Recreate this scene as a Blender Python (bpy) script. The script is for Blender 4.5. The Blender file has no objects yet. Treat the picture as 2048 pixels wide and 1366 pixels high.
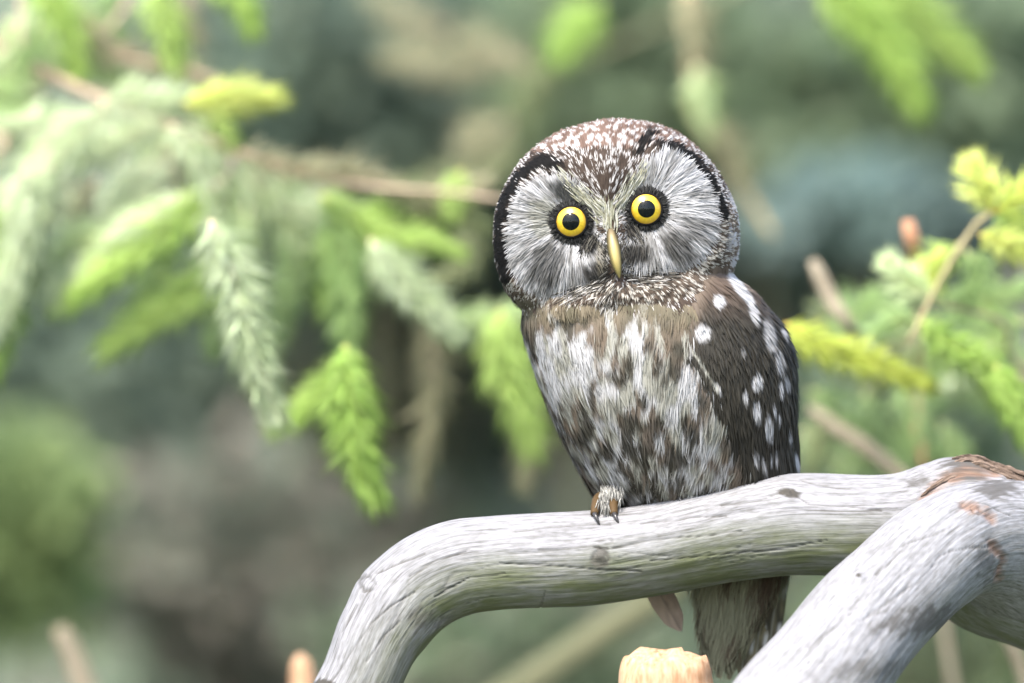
import bpy, bmesh, math, random
import numpy as np
from mathutils import Vector

# ------------------------------------------------------------------ camera, sky, sun, exposure
S = 0.00028            # metres per design unit (owl about 24 cm tall)
D = 4.78               # camera to owl
H = 1.60               # camera height
scene = bpy.context.scene
COL = scene.collection
cam_d = bpy.data.cameras.new('camera'); cam = bpy.data.objects.new('camera', cam_d); COL.objects.link(cam)
cam.location = (0, -D, H); cam.rotation_euler = (math.radians(90), 0, 0)
cam_d.lens = 300; cam_d.sensor_width = 36; cam_d.clip_start = 0.1; cam_d.clip_end = 2000
cam_d.dof.use_dof = True; cam_d.dof.focus_distance = D - 0.035; cam_d.dof.aperture_fstop = 3.9
scene.camera = cam
SUN_EL, SUN_AZ = 54, 202      # azimuth from +Y (away from camera) clockwise: 205 = behind the camera, to its left
world = bpy.data.worlds.new('World'); scene.world = world; world.use_nodes = True
wn = world.node_tree.nodes; wl = world.node_tree.links
sky = wn.new('ShaderNodeTexSky'); sky.sky_type = 'NISHITA'; sky.sun_disc = False
sky.sun_elevation = math.radians(SUN_EL); sky.sun_rotation = math.radians(SUN_AZ)
sky.air_density = 1.0; sky.dust_density = 3.0
bg = wn['Background']; bg.inputs['Strength'].default_value = 0.145
wl.new(sky.outputs[0], bg.inputs['Color'])
sun_d = bpy.data.lights.new('sun', 'SUN'); sun = bpy.data.objects.new('sun', sun_d); COL.objects.link(sun)
sun_d.energy = 2.1; sun_d.angle = math.radians(10); sun_d.color = (1.0, 0.95, 0.87)
az, el = math.radians(SUN_AZ), math.radians(SUN_EL)
tosun = Vector((math.sin(az)*math.cos(el), math.cos(az)*math.cos(el), math.sin(el)))
sun.rotation_euler = tosun.to_track_quat('Z', 'Y').to_euler()
sun.location = tosun*10
vs = scene.view_settings
vs.view_transform = 'Standard'; vs.look = 'None'; vs.gamma = 1.0; vs.use_curve_mapping = False
vs.exposure = 2.05

rng = np.random.default_rng(7)
random.seed(7)

# ------------------------------------------------------------------ helpers
def at(px, py, d=0.0):
    """a point of the place from its direction in the photograph and its depth behind the owl"""
    k = (1 + d/D)*S
    return np.array([(px-1024)*k, d, (683-py)*k + H])

def tag(o, label=None, cat=None, group=None, kind=None):
    if label: o['label'] = label
    if cat: o['category'] = cat
    if group: o['group'] = group
    if kind: o['kind'] = kind
    return o

def empty(name, loc=(0, 0, 0)):
    o = bpy.data.objects.new(name, None); COL.objects.link(o); o.location = loc
    o.empty_display_size = 0.05
    return o

def link(name, me, mat, parent=None):
    o = bpy.data.objects.new(name, me); COL.objects.link(o)
    if mat is not None and len(me.materials) == 0: me.materials.append(mat)
    if parent is not None:
        o.parent = parent
        p = parent; off = Vector((0, 0, 0))
        while p is not None: off += p.location; p = p.parent
        o.location = -off            # meshes are written in world coordinates
    return o

def mesh_np(name, verts, faces_list, smooth=True, col=None, vec=None):
    """faces_list: list of int arrays (n,k)"""
    me = bpy.data.meshes.new(name)
    verts = np.ascontiguousarray(verts, dtype=np.float32)
    me.vertices.add(len(verts)); me.vertices.foreach_set('co', verts.ravel())
    nl = sum(f.size for f in faces_list); nf = sum(len(f) for f in faces_list)
    me.loops.add(nl); me.polygons.add(nf)
    me.loops.foreach_set('vertex_index', np.concatenate([f.ravel() for f in faces_list]).astype(np.int32))
    sizes = np.concatenate([np.full(len(f), f.shape[1]) for f in faces_list])
    starts = np.concatenate([[0], np.cumsum(sizes)[:-1]]).astype(np.int32)
    me.polygons.foreach_set('loop_start', starts)
    if smooth: me.polygons.foreach_set('use_smooth', np.ones(nf, dtype=bool))
    if col is not None:
        a = me.color_attributes.new('col', 'FLOAT_COLOR', 'POINT')
        c = np.ones((len(verts), 4), dtype=np.float32); c[:, :3] = col
        a.data.foreach_set('color', c.ravel())
    if vec is not None:
        for k, v in vec.items():
            if v.ndim == 1:
                a = me.attributes.new(k, 'FLOAT', 'POINT'); a.data.foreach_set('value', v.astype(np.float32))
            else:
                a = me.attributes.new(k, 'FLOAT_VECTOR', 'POINT'); a.data.foreach_set('vector', v.astype(np.float32).ravel())
    me.update(); me.validate()
    return me

def _hash(i, seed):
    n = (i[:, 0]*374761393 + i[:, 1]*668265263 + i[:, 2]*2147483647 + seed*1274126177) & 0xffffffff
    n = ((n ^ (n >> 13))*1274126177) & 0xffffffff
    n = ((n ^ (n >> 16))*2246822519) & 0xffffffff
    return ((n ^ (n >> 15)) & 0xffffff)/float(0xffffff)

def vnoise(p, seed=0):
    p = np.asarray(p, dtype=np.float64)
    shp = p.shape[:-1]; p = p.reshape(-1, 3)
    i = np.floor(p).astype(np.int64); f = p-i; f = f*f*(3-2*f)
    r = 0
    for dx in (0, 1):
        for dy in (0, 1):
            for dz in (0, 1):
                w = (f[:, 0] if dx else 1-f[:, 0])*(f[:, 1] if dy else 1-f[:, 1])*(f[:, 2] if dz else 1-f[:, 2])
                r = r + w*_hash(i+np.array([dx, dy, dz]), seed)
    return r.reshape(shp)

def fbm(p, seed=0, oct=3):
    p = np.asarray(p, dtype=np.float64)
    r = 0; a = 0.5; t = 0
    for k in range(oct):
        r = r + a*vnoise(p*2**k, seed+k*17); t += a; a *= .5
    return r/t

def norm(v):
    return v/np.maximum(np.linalg.norm(v, axis=-1, keepdims=True), 1e-9)

def catmull(pts, n):
    pts = np.asarray(pts, dtype=float)
    P = np.vstack([2*pts[0]-pts[1], pts, 2*pts[-1]-pts[-2]])
    m = len(pts)-1
    u = np.linspace(0, m, n); k = np.minimum(u.astype(int), m-1); f = (u-k)[:, None]
    p0, p1, p2, p3 = P[k], P[k+1], P[k+2], P[k+3]
    return .5*((2*p1)+(-p0+p2)*f+(2*p0-5*p1+4*p2-p3)*f**2+(-p0+3*p1-3*p2+p3)*f**3)

def resample(pts, n):
    q = catmull(pts, max(40, len(pts)*16))
    l = np.concatenate([[0], np.cumsum(np.linalg.norm(np.diff(q[:, :3], axis=0), axis=1))])
    t = np.linspace(0, l[-1], n)
    return np.stack([np.interp(t, l, q[:, k]) for k in range(q.shape[1])], 1), t

def frames(c):
    T = norm(np.gradient(c, axis=0))
    up = np.array([0, -1.0, 0])
    A = np.empty_like(T); a = up-T[0]*np.dot(up, T[0])
    if np.linalg.norm(a) < .1: a = np.array([1.0, 0, 0])-T[0]*T[0][0]
    for k in range(len(T)):
        a = a-T[k]*np.dot(a, T[k]); a = a/np.linalg.norm(a); A[k] = a
    B = np.cross(T, A)
    return T, A, B

def tube(pts, nl, nr, cap=True, disp=None):
    """pts: (n,4) x y z r.  returns verts, faces list, (l, theta, radius) per vertex"""
    q, t = resample(pts, nl); c, r = q[:, :3], q[:, 3]
    T, A, B = frames(c)
    th = np.linspace(0, 2*np.pi, nr, endpoint=False)
    nrm = np.cos(th)[None, :, None]*A[:, None]+np.sin(th)[None, :, None]*B[:, None]
    L = np.repeat(t[:, None], nr, 1); TH = np.repeat(th[None], nl, 0); R = np.repeat(r[:, None], nr, 1)
    base = c[:, None]+nrm*R[..., None]
    if disp is not None: base = base+nrm*disp(base, nrm, L, TH, R)[..., None]
    v = base.reshape(-1, 3)
    i = np.arange(nl-1)[:, None]*nr; j = np.arange(nr)[None]
    f = np.stack([i+j, i+(j+1) % nr, i+nr+(j+1) % nr, i+nr+j], -1).reshape(-1, 4)
    fl = [f]
    info = np.stack([L.ravel(), (np.cos(TH)*R).ravel(), (np.sin(TH)*R).ravel()], 1)
    if cap:
        v = np.vstack([v, c[0], c[-1]]); n0 = nl*nr
        jj = np.arange(nr)
        fl += [np.stack([np.full(nr, n0), (jj+1) % nr, jj], 1),
               np.stack([np.full(nr, n0+1), (nl-1)*nr+jj, (nl-1)*nr+(jj+1) % nr], 1)]
        info = np.vstack([info, [t[0], 0, 0], [t[-1], 0, 0]])
    return v, fl, info

# ------------------------------------------------------------------ materials
def new_mat(name):
    m = bpy.data.materials.new(name); m.use_nodes = True
    nt = m.node_tree
    return m, nt, nt.nodes['Principled BSDF'], nt.nodes['Material Output']

def N(nt, t, **kw):
    n = nt.nodes.new(t)
    for k, v in kw.items(): setattr(n, k, v)
    return n

def ramp(nt, src, stops):
    r = N(nt, 'ShaderNodeValToRGB'); e = r.color_ramp.elements
    while len(e) < len(stops): e.new(0.5)
    for k, (p, c) in enumerate(stops):
        e[k].position = p; e[k].color = (*c, 1) if len(c) == 3 else c
    nt.links.new(src, r.inputs[0]); return r

def mixc(nt, fac, a, b, mode='MIX'):
    m = N(nt, 'ShaderNodeMix', data_type='RGBA', blend_type=mode)
    for s, v in ((0, fac), (6, a), (7, b)):
        if isinstance(v, bpy.types.NodeSocket): nt.links.new(v, m.inputs[s])
        else: m.inputs[s].default_value = v if s == 0 else (*v, 1)
    return m.outputs[2]

def leafy_mat(name, trans=0.35, rough=0.5, spec=0.3):
    m, nt, p, out = new_mat(name)
    at_ = N(nt, 'ShaderNodeAttribute', attribute_name='col')
    p.inputs['Roughness'].default_value = rough; p.inputs['Specular IOR Level'].default_value = spec
    nt.links.new(at_.outputs['Color'], p.inputs['Base Color'])
    tr = N(nt, 'ShaderNodeBsdfTranslucent'); nt.links.new(at_.outputs['Color'], tr.inputs['Color'])
    mx = N(nt, 'ShaderNodeMixShader'); mx.inputs[0].default_value = trans
    nt.links.new(p.outputs[0], mx.inputs[1]); nt.links.new(tr.outputs[0], mx.inputs[2])
    nt.links.new(mx.outputs[0], out.inputs['Surface'])
    return m

M_needle = leafy_mat('spruce_needles', 0.15, 0.5, 0.25)
M_leaf = leafy_mat('shrub_leaves', 0.5, 0.6, 0.2)
M_plume = leafy_mat('owl_plumage', 0.18, 0.8, 0.1)

def wood_mat(name, c_lo, c_hi, dark, scale=1.0, algae=None, rough=0.85):
    m, nt, p, out = new_mat(name)
    g = N(nt, 'ShaderNodeAttribute', attribute_name='grain')
    mp = N(nt, 'ShaderNodeMapping'); mp.inputs['Scale'].default_value = (22*scale, 620*scale, 620*scale)
    nt.links.new(g.outputs['Vector'], mp.inputs['Vector'])
    n1 = N(nt, 'ShaderNodeTexNoise'); n1.inputs['Scale'].default_value = 1.0; n1.inputs['Detail'].default_value = 6; n1.inputs['Roughness'].default_value = .65
    nt.links.new(mp.outputs[0], n1.inputs['Vector'])
    base = ramp(nt, n1.outputs[0], [(0.27, dark), (0.42, c_lo), (0.62, c_hi)])
    mp2 = N(nt, 'ShaderNodeMapping'); mp2.inputs['Scale'].default_value = (34*scale, 110*scale, 110*scale)
    nt.links.new(g.outputs['Vector'], mp2.inputs['Vector'])
    n2 = N(nt, 'ShaderNodeTexNoise'); n2.inputs['Detail'].default_value = 4
    nt.links.new(mp2.outputs[0], n2.inputs['Vector'])
    bl = ramp(nt, n2.outputs[0], [(0.32, (0.68, 0.67, 0.65)), (0.60, (1.05, 1.05, 1.08))])
    c = mixc(nt, 0.8, base.outputs[0], bl.outputs[0], 'MULTIPLY')
    if algae:
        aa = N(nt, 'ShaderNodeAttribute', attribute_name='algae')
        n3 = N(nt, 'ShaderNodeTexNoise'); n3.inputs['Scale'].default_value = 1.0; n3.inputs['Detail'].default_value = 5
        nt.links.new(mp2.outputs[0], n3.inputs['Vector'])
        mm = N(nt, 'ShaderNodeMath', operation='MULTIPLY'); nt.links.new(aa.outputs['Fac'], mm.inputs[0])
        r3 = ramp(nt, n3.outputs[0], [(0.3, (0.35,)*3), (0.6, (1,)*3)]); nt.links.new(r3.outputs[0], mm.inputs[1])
        c = mixc(nt, mm.outputs[0], c, algae)  # dark green that paints shade and foliage bounce onto the underside
        st = N(nt, 'ShaderNodeAttribute', attribute_name='stain')
        c = mixc(nt, st.outputs['Fac'], c, (0.05, 0.046, 0.04))
        ru = N(nt, 'ShaderNodeAttribute', attribute_name='rust')
        rn = ramp(nt, n1.outputs[0], [(0.35, (0.05, 0.035, 0.026)), (0.5, (0.15, 0.085, 0.055)), (0.7, (0.25, 0.17, 0.125))])
        c = mixc(nt, ru.outputs['Fac'], c, rn.outputs[0])
    nt.links.new(c, p.inputs['Base Color'])
    p.inputs['Roughness'].default_value = rough; p.inputs['Specular IOR Level'].default_value = 0.2
    bp = N(nt, 'ShaderNodeBump'); bp.inputs['Strength'].default_value = 0.55; bp.inputs['Distance'].default_value = 0.0012
    nt.links.new(n1.outputs[0], bp.inputs['Height']); nt.links.new(bp.outputs[0], p.inputs['Normal'])
    return m

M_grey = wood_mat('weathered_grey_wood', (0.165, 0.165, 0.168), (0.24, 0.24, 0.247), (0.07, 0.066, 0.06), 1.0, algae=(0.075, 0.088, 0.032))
M_peach = wood_mat('fresh_broken_wood', (0.36, 0.205, 0.11), (0.47, 0.32, 0.205), (0.22, 0.11, 0.055), 0.6)
M_bark = wood_mat('spruce_bark', (0.16, 0.11, 0.075), (0.26, 0.18, 0.12), (0.06, 0.045, 0.03), 0.5)
M_twig = wood_mat('pale_twig_bark', (0.27, 0.20, 0.135), (0.40, 0.32, 0.235), (0.15, 0.10, 0.06), 1.0)
M_red = wood_mat('reddish_stick_bark', (0.30, 0.15, 0.08), (0.42, 0.24, 0.15), (0.14, 0.07, 0.04), 0.8)
M_olive = wood_mat('olive_stick_bark', (0.095, 0.10, 0.055), (0.13, 0.13, 0.075), (0.06, 0.055, 0.03), 0.6)
M_olive2 = wood_mat('yellowish_twig_bark', (0.27, 0.23, 0.12), (0.38, 0.33, 0.19), (0.12, 0.10, 0.05), 0.6)
M_dry = wood_mat('dry_stick_bark', (0.19, 0.16, 0.11), (0.28, 0.245, 0.18), (0.09, 0.07, 0.045), 0.6)

# ------------------------------------------------------------------ ground with a wooded bank behind
def ground_z(x, y):
    t = np.clip((y-2.2)/4.6, 0, 1)
    z = 3.1*(t*t*(3-2*t))
    z = z+np.clip(y-6.8, 0, 60)*0.12*(y < 66.8)+(y >= 66.8)*60*.12
    p = np.stack([x*0.9, y*0.9, x*0], -1)
    near = np.exp(-((y-3)/9)**2)*np.exp(-(x/9)**2)
    return z+(fbm(p, 3, 3)-.5)*0.5*near*np.clip(y-1, 0, 1)

xs = np.concatenate([np.linspace(-500, -8, 16)[:-1], np.linspace(-8, 8, 161), np.linspace(8, 500, 16)[1:]])
ys = np.concatenate([np.linspace(-300, -8, 10)[:-1], np.linspace(-8, 12, 201), np.linspace(12, 900, 30)[1:]])
X, Y = np.meshgrid(xs, ys)
Z = ground_z(X.ravel(), Y.ravel())
gv = np.stack([X.ravel(), Y.ravel(), Z], 1)
nx, ny = len(xs), len(ys)
ii = np.arange(ny-1)[:, None]*nx+np.arange(nx-1)[None]
gf = np.stack([ii, ii+1, ii+nx+1, ii+nx], -1).reshape(-1, 4)
mg, nt, p, out = new_mat('forest_floor')
tc = N(nt, 'ShaderNodeTexCoord')
n1 = N(nt, 'ShaderNodeTexNoise'); n1.inputs['Scale'].default_value = 4.5; n1.inputs['Detail'].default_value = 5
n2 = N(nt, 'ShaderNodeTexNoise'); n2.inputs['Scale'].default_value = 60; n2.inputs['Detail'].default_value = 4
for n in (n1, n2): nt.links.new(tc.outputs['Object'], n.inputs['Vector'])
litter = ramp(nt, n2.outputs[0], [(0.3, (0.07, 0.07, 0.058)), (0.55, (0.135, 0.135, 0.112)), (0.75, (0.19, 0.185, 0.155))])
moss = ramp(nt, n2.outputs[0], [(0.3, (0.06, 0.085, 0.06)), (0.7, (0.12, 0.16, 0.105))])
mk = ramp(nt, n1.outputs[0], [(0.36, (0, 0, 0)), (0.56, (1, 1, 1))])
nt.links.new(mixc(nt, mk.outputs[0], litter.outputs[0], moss.outputs[0]), p.inputs['Base Color'])
p.inputs['Roughness'].default_value = 0.95
bp = N(nt, 'ShaderNodeBump'); bp.inputs['Distance'].default_value = 0.03; nt.links.new(n2.outputs[0], bp.inputs['Height']); nt.links.new(bp.outputs[0], p.inputs['Normal'])
tag(link('ground', mesh_np('ground', gv, [gf]), mg), kind='structure')

def gz(x, y): return float(ground_z(np.array([x]), np.array([y]))[0])

# ------------------------------------------------------------------ leaf clouds (shrubs on the bank)
def leaf_cloud(c, rad, n, size, cols, seed, clumps=34):
    g = np.random.default_rng(seed)
    k = norm(g.normal(size=(clumps, 3)))*g.uniform(.25, .85, (clumps, 1))
    w = g.integers(0, clumps, n)
    p = k[w]+g.normal(size=(n, 3))*0.19
    p = c+p*np.array(rad)
    a = norm(g.normal(size=(n, 3))+np.array([0, 0, -.3])); b = norm(np.cross(a, g.normal(size=(n, 3))))
    L = size*g.uniform(.6, 1.3, n)[:, None]; W = L*.28
    fold = norm(np.cross(a, b))*W*.35
    v = np.stack([p, p+a*L*.5+b*W+fold, p+a*L, p+a*L*.5-b*W+fold], 1)
    cc = np.array(cols)*1.06
    ci = g.integers(0, len(cc), n); tone = (0.7+0.6*g.random(clumps))[w]*g.uniform(.8, 1.2, n)
    col = np.repeat((cc[ci]*tone[:, None])[:, None], 4, 1).reshape(-1, 3)
    idx = np.arange(n)[:, None]*4
    f = np.vstack([idx+np.array([0, 1, 2]), idx+np.array([0, 2, 3])])
    return v.reshape(-1, 3), f, col

def shrub(name, px, py, d, rx, rz, cols, label, cat, seed, n=2600, size=.045, group=None):
    """rx, rz in photograph units at that depth"""
    c = at(px, py, d); k = S*(1+d/D)
    base = np.array([c[0], c[1]+.05, gz(c[0], c[1]+.05)])
    root = empty(name, base)
    tag(root, label, cat, group or 'shrubs on the bank')
    v, f, col = leaf_cloud(c, (rx*k, max(rx, rz)*k*.7, rz*k), n, size, cols, seed)
    link('foliage', mesh_np('foliage', v, [f], False, col), M_leaf, root)
    g = np.random.default_rng(seed+1)
    for q in range(4):
        e = c+g.normal(size=3)*np.array([rx, rx*.5, rz])*k*.4
        mid = (base+e)/2+g.normal(size=3)*.03
        b0 = base+np.array([g.normal()*.02, g.normal()*.02, -.03])
        P_ = np.array([[*b0, .006], [*mid, .004], [*e, .002]])
        tv, tf, ti = tube(P_, 14, 6)
        link('stem', mesh_np('stem', tv, tf, True, None, {'grain': ti}), M_olive, root)
    return root

dk = [(0.115, 0.16, 0.12), (0.135, 0.18, 0.13), (0.105, 0.145, 0.115), (0.15, 0.19, 0.14)]
md = [(0.13, 0.185, 0.11), (0.15, 0.20, 0.12), (0.17, 0.215, 0.135)]
bl = [(0.16, 0.225, 0.20), (0.18, 0.24, 0.22), (0.14, 0.205, 0.185)]
br = [(0.19, 0.255, 0.10), (0.23, 0.30, 0.125), (0.16, 0.22, 0.095)]
ol = [(0.185, 0.175, 0.14), (0.20, 0.18, 0.145), (0.155, 0.165, 0.125), (0.13, 0.16, 0.12)]
shrub('leafy_shrub', 10, 1060, 3.0, 190, 240, br, 'sunlit light green leafy shrub low on the bank beside the leaning dry stalk', 'shrub', 11, 3000, .04)
shrub('leafy_shrub', 640, 150, 4.2, 360, 280, dk, 'dark grey green shrub high on the bank between the pale spruce and the arching twig', 'shrub', 12, 6000, .05)
shrub('leafy_shrub', 250, 760, 4.4, 420, 250, dk, 'dark shrub on the bank below the hanging pale spruce shoots', 'shrub', 13, 6500, .05)
shrub('leafy_shrub', 820, 250, 4.4, 300, 200, dk, 'dusky green shrub on the bank under the arching brown twig', 'shrub', 23, 5000, .05)
shrub('withered_shrub', 480, 1130, 4.0, 330, 230, ol, 'grey brown withered shrub on the bank beside the lower left arm of the perch', 'shrub', 20, 6000, .05)
shrub('leafy_shrub', 930, 640, 4.6, 330, 330, dk+ol[:2], 'dull dark shrub on the bank directly behind the breast of the owl', 'shrub', 21, 6500, .05)
shrub('leafy_shrub', 1230, 130, 4.0, 280, 250, md, 'mid green shrub on the bank above the head of the owl', 'shrub', 14, 4200, .05)
shrub('leafy_shrub', 1740, 190, 4.0, 440, 220, md, 'broad green shrub on the bank behind the two bright drooping shoots', 'shrub', 15, 7000, .05)
shrub('blue_green_shrub', 1720, 420, 3.4, 230, 70, bl, 'low blue green shrub on the bank beside the wing side of the owl', 'shrub', 16, 3000, .035)
shrub('withered_shrub', 1640, 600, 4.2, 360, 130, ol+dk[:2], 'dark brownish withered shrub on the bank under the blue green shrub', 'shrub', 22, 4500, .05)
shrub('leafy_shrub', 1000, 1290, 3.6, 360, 130, md+ol[:1], 'dull green shrub seen under the arch of the grey perch', 'shrub', 17, 4000, .04)
shrub('leafy_shrub', 1900, 1290, 3.0, 260, 150, md+br[:1], 'pale green shrub below the thick trunk of the grey perch', 'shrub', 18, 3000, .04)
shrub('leafy_shrub', 1800, 840, 2.6, 220, 220, md+dk[:1], 'green shrub behind the crossing dry sticks beside the wing', 'shrub', 19, 3200, .035)

gu = np.random.default_rng(91); n = 26000
ux, uy = gu.uniform(-3.6, 3.6, n), gu.uniform(2.4, 7.2, n)
kp = fbm(np.stack([ux*1.6, uy*1.6, ux*0], -1), 44, 2) > .40; ux, uy = ux[kp], uy[kp]; n = len(ux)
up = np.stack([ux, uy, ground_z(ux, uy)+gu.random(n)*.10], 1)
ua = norm(gu.normal(size=(n, 3))+np.array([0, -.3, .5])); ub = norm(np.cross(ua, gu.normal(size=(n, 3)))); uL = gu.uniform(.03, .07, n)[:, None]; uW = uL*.3
uv_ = np.stack([up, up+ua*uL*.5+ub*uW, up+ua*uL, up+ua*uL*.5-ub*uW], 1).reshape(-1, 3); ui = np.arange(n)[:, None]*4
uc = np.array(dk+md+ol)[gu.integers(0, len(dk+md+ol), n)]*gu.uniform(.75, 1.15, n)[:, None]
tag(link('undergrowth', mesh_np('undergrowth', uv_, [np.vstack([ui+np.array([0, 1, 2]), ui+np.array([0, 2, 3])])], False, np.repeat(uc, 4, 0)), M_leaf),
    'low mixed green undergrowth covering the bank behind the owl', 'undergrowth', kind='stuff')

# ------------------------------------------------------------------ spruces with boughs and shoots
KINDS = {
    'fresh': [(0.37, 0.55, 0.12), (0.46, 0.61, 0.18), (0.31, 0.49, 0.10)],
    'yellow': [(0.54, 0.62, 0.10), (0.57, 0.63, 0.19), (0.47, 0.58, 0.11)],
    'pale': [(0.50, 0.61, 0.31), (0.56, 0.64, 0.43), (0.42, 0.56, 0.24)],
    'green': [(0.29, 0.44, 0.15), (0.36, 0.49, 0.21), (0.25, 0.38, 0.14)],
    'dull': [(0.22, 0.27, 0.12), (0.28, 0.31, 0.16), (0.19, 0.24, 0.11)],
    'olive': [(0.34, 0.33, 0.19), (0.40, 0.37, 0.24), (0.28, 0.28, 0.16)],
}
def needles(c, kd, nl, n, g, a0=60, tipw=1.0, rad=.00055):
    """needles round the centreline c (m,3)"""
    T, A, B = frames(c)
    t = (np.arange(n)+g.random(n))/n*(len(c)-1); k = np.minimum(t.astype(int), len(c)-2); f = (t-k)[:, None]
    p = c[k]*(1-f)+c[k+1]*f; T_, A_, B_ = T[k], A[k], B[k]
    u = t/(len(c)-1)
    th = np.arange(n)*2.39996+g.normal(size=n)*.25
    rd = np.cos(th)[:, None]*A_+np.sin(th)[:, None]*B_
    ang = np.radians(np.clip(a0*(1-.62*u**2.2)+g.normal(size=n)*9, 4, 95))[:, None]
    dv = norm(T_*np.cos(ang)+rd*np.sin(ang)+np.array([0, 0, -.08]))
    L = nl*g.uniform(.65, 1.1, n)*np.where(u < .12, .65+u*2.9, 1)*(1-.25*u**3)
    s1 = norm(np.cross(dv, np.array([.3, .5, .81]))); s2 = np.cross(dv, s1)
    ring = [s1, -.5*s1+.87*s2, -.5*s1-.87*s2]
    v = []
    for q, w in ((0, .7), (.55, 1.0)):
        for r_ in ring: v.append(p+dv*(L*q)[:, None]+r_*rad*w)
    v.append(p+dv*L[:, None])
    v = np.stack(v, 1)
    i = np.arange(n)[:, None]*7
    q4 = np.vstack([i+np.array([a, (a+1) % 3, (a+1) % 3+3, a+3]) for a in range(3)])
    q3 = np.vstack([i+np.array([a+3, (a+1) % 3+3, 6]) for a in range(3)])
    cols = np.array(KINDS[kd]); cc = (cols[g.integers(0, len(cols), n)]*.5+cols[g.integers(0, len(cols))]*.5)*g.uniform(.92, 1.08, n)[:, None]
    return v.reshape(-1, 3), q4, q3, np.repeat(cc, 7, 0)

seed_ctr = [100]
DEPTH = 1.25
def shoot(parent, pts, d, kd, nl=46, dens=6.5, a0=54, d1=None):
    """pts in photograph units, needle length nl in the same units, dens needles per unit of length"""
    seed_ctr[0] += 1; g = np.random.default_rng(seed_ctr[0])
    m = len(pts)
    d = d*DEPTH; dd = np.linspace(d, d if d1 is None else d1*DEPTH, m)
    P_ = np.array([at(x, y, z) for (x, y), z in zip(pts, dd)])
    c, t = resample(P_, 24)
    k = S*(1+d/D)
    nl = nl*1.95; n = int(t[-1]/k*dens*.20)
    v, q4, q3, col = needles(c, kd, nl*k, n, g, a0)
    r0 = .0016
    tv, tf, ti = tube(np.column_stack([c[::4], np.linspace(r0, r0*.5, len(c[::4]))]), 12, 5)
    o = len(v)
    me = mesh_np('shoot', np.vstack([v, tv]), [q4, q3]+[x+o for x in tf], False,
                 np.vstack([col, np.tile(np.array(KINDS[kd][0])*np.array([1.25, .8, 1.1]), (len(tv), 1))]))
    return link('shoot', me, M_needle, parent)

def bough(tree, pts, d, r0, r1, mat=None, d1=None, start=None):
    m = len(pts); dd = np.linspace(d*DEPTH, (d if d1 is None else d1)*DEPTH, m)
    P_ = [[*at(x, y, z), 0] for (x, y), z in zip(pts, dd)]
    P_ = np.array(P_); P_[:, 3] = np.linspace(r0, r1, m)*S
    if start is not None: P_ = np.vstack([[*start, r0*S*1.3], P_])
    v, f, info = tube(P_, 60, 8, True, lambda b, n_, L, TH, R: R*.3*(fbm(np.stack([L*60, np.cos(TH)*1.2, np.sin(TH)*1.2], -1), 5, 2)-.5))
    return link('bough', mesh_np('bough', v, f, True, None, {'grain': info}), mat or M_twig, tree)

def spruce(x, y, h, r, label):
    base = np.array([x, y, gz(x, y)-.03])
    t = empty('spruce_tree', base); tag(t, label, 'tree', 'spruce trees behind the perch')
    P_ = np.array([[*base, r*1.25], [x+.01, y, base[2]+.3, r], [x-.01, y+.02, base[2]+h*.5, r*.7], [x, y, base[2]+h, r*.12]])
    v, f, info = tube(P_, 90, 20, True, lambda b, n_, L, TH, R: R*.16*(fbm(np.stack([L*40, np.cos(TH)*3, np.sin(TH)*3], -1), 9, 3)-.5))
    link('trunk', mesh_np('trunk', v, f, True, None, {'grain': info}), M_bark, t)
    return t

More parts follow.
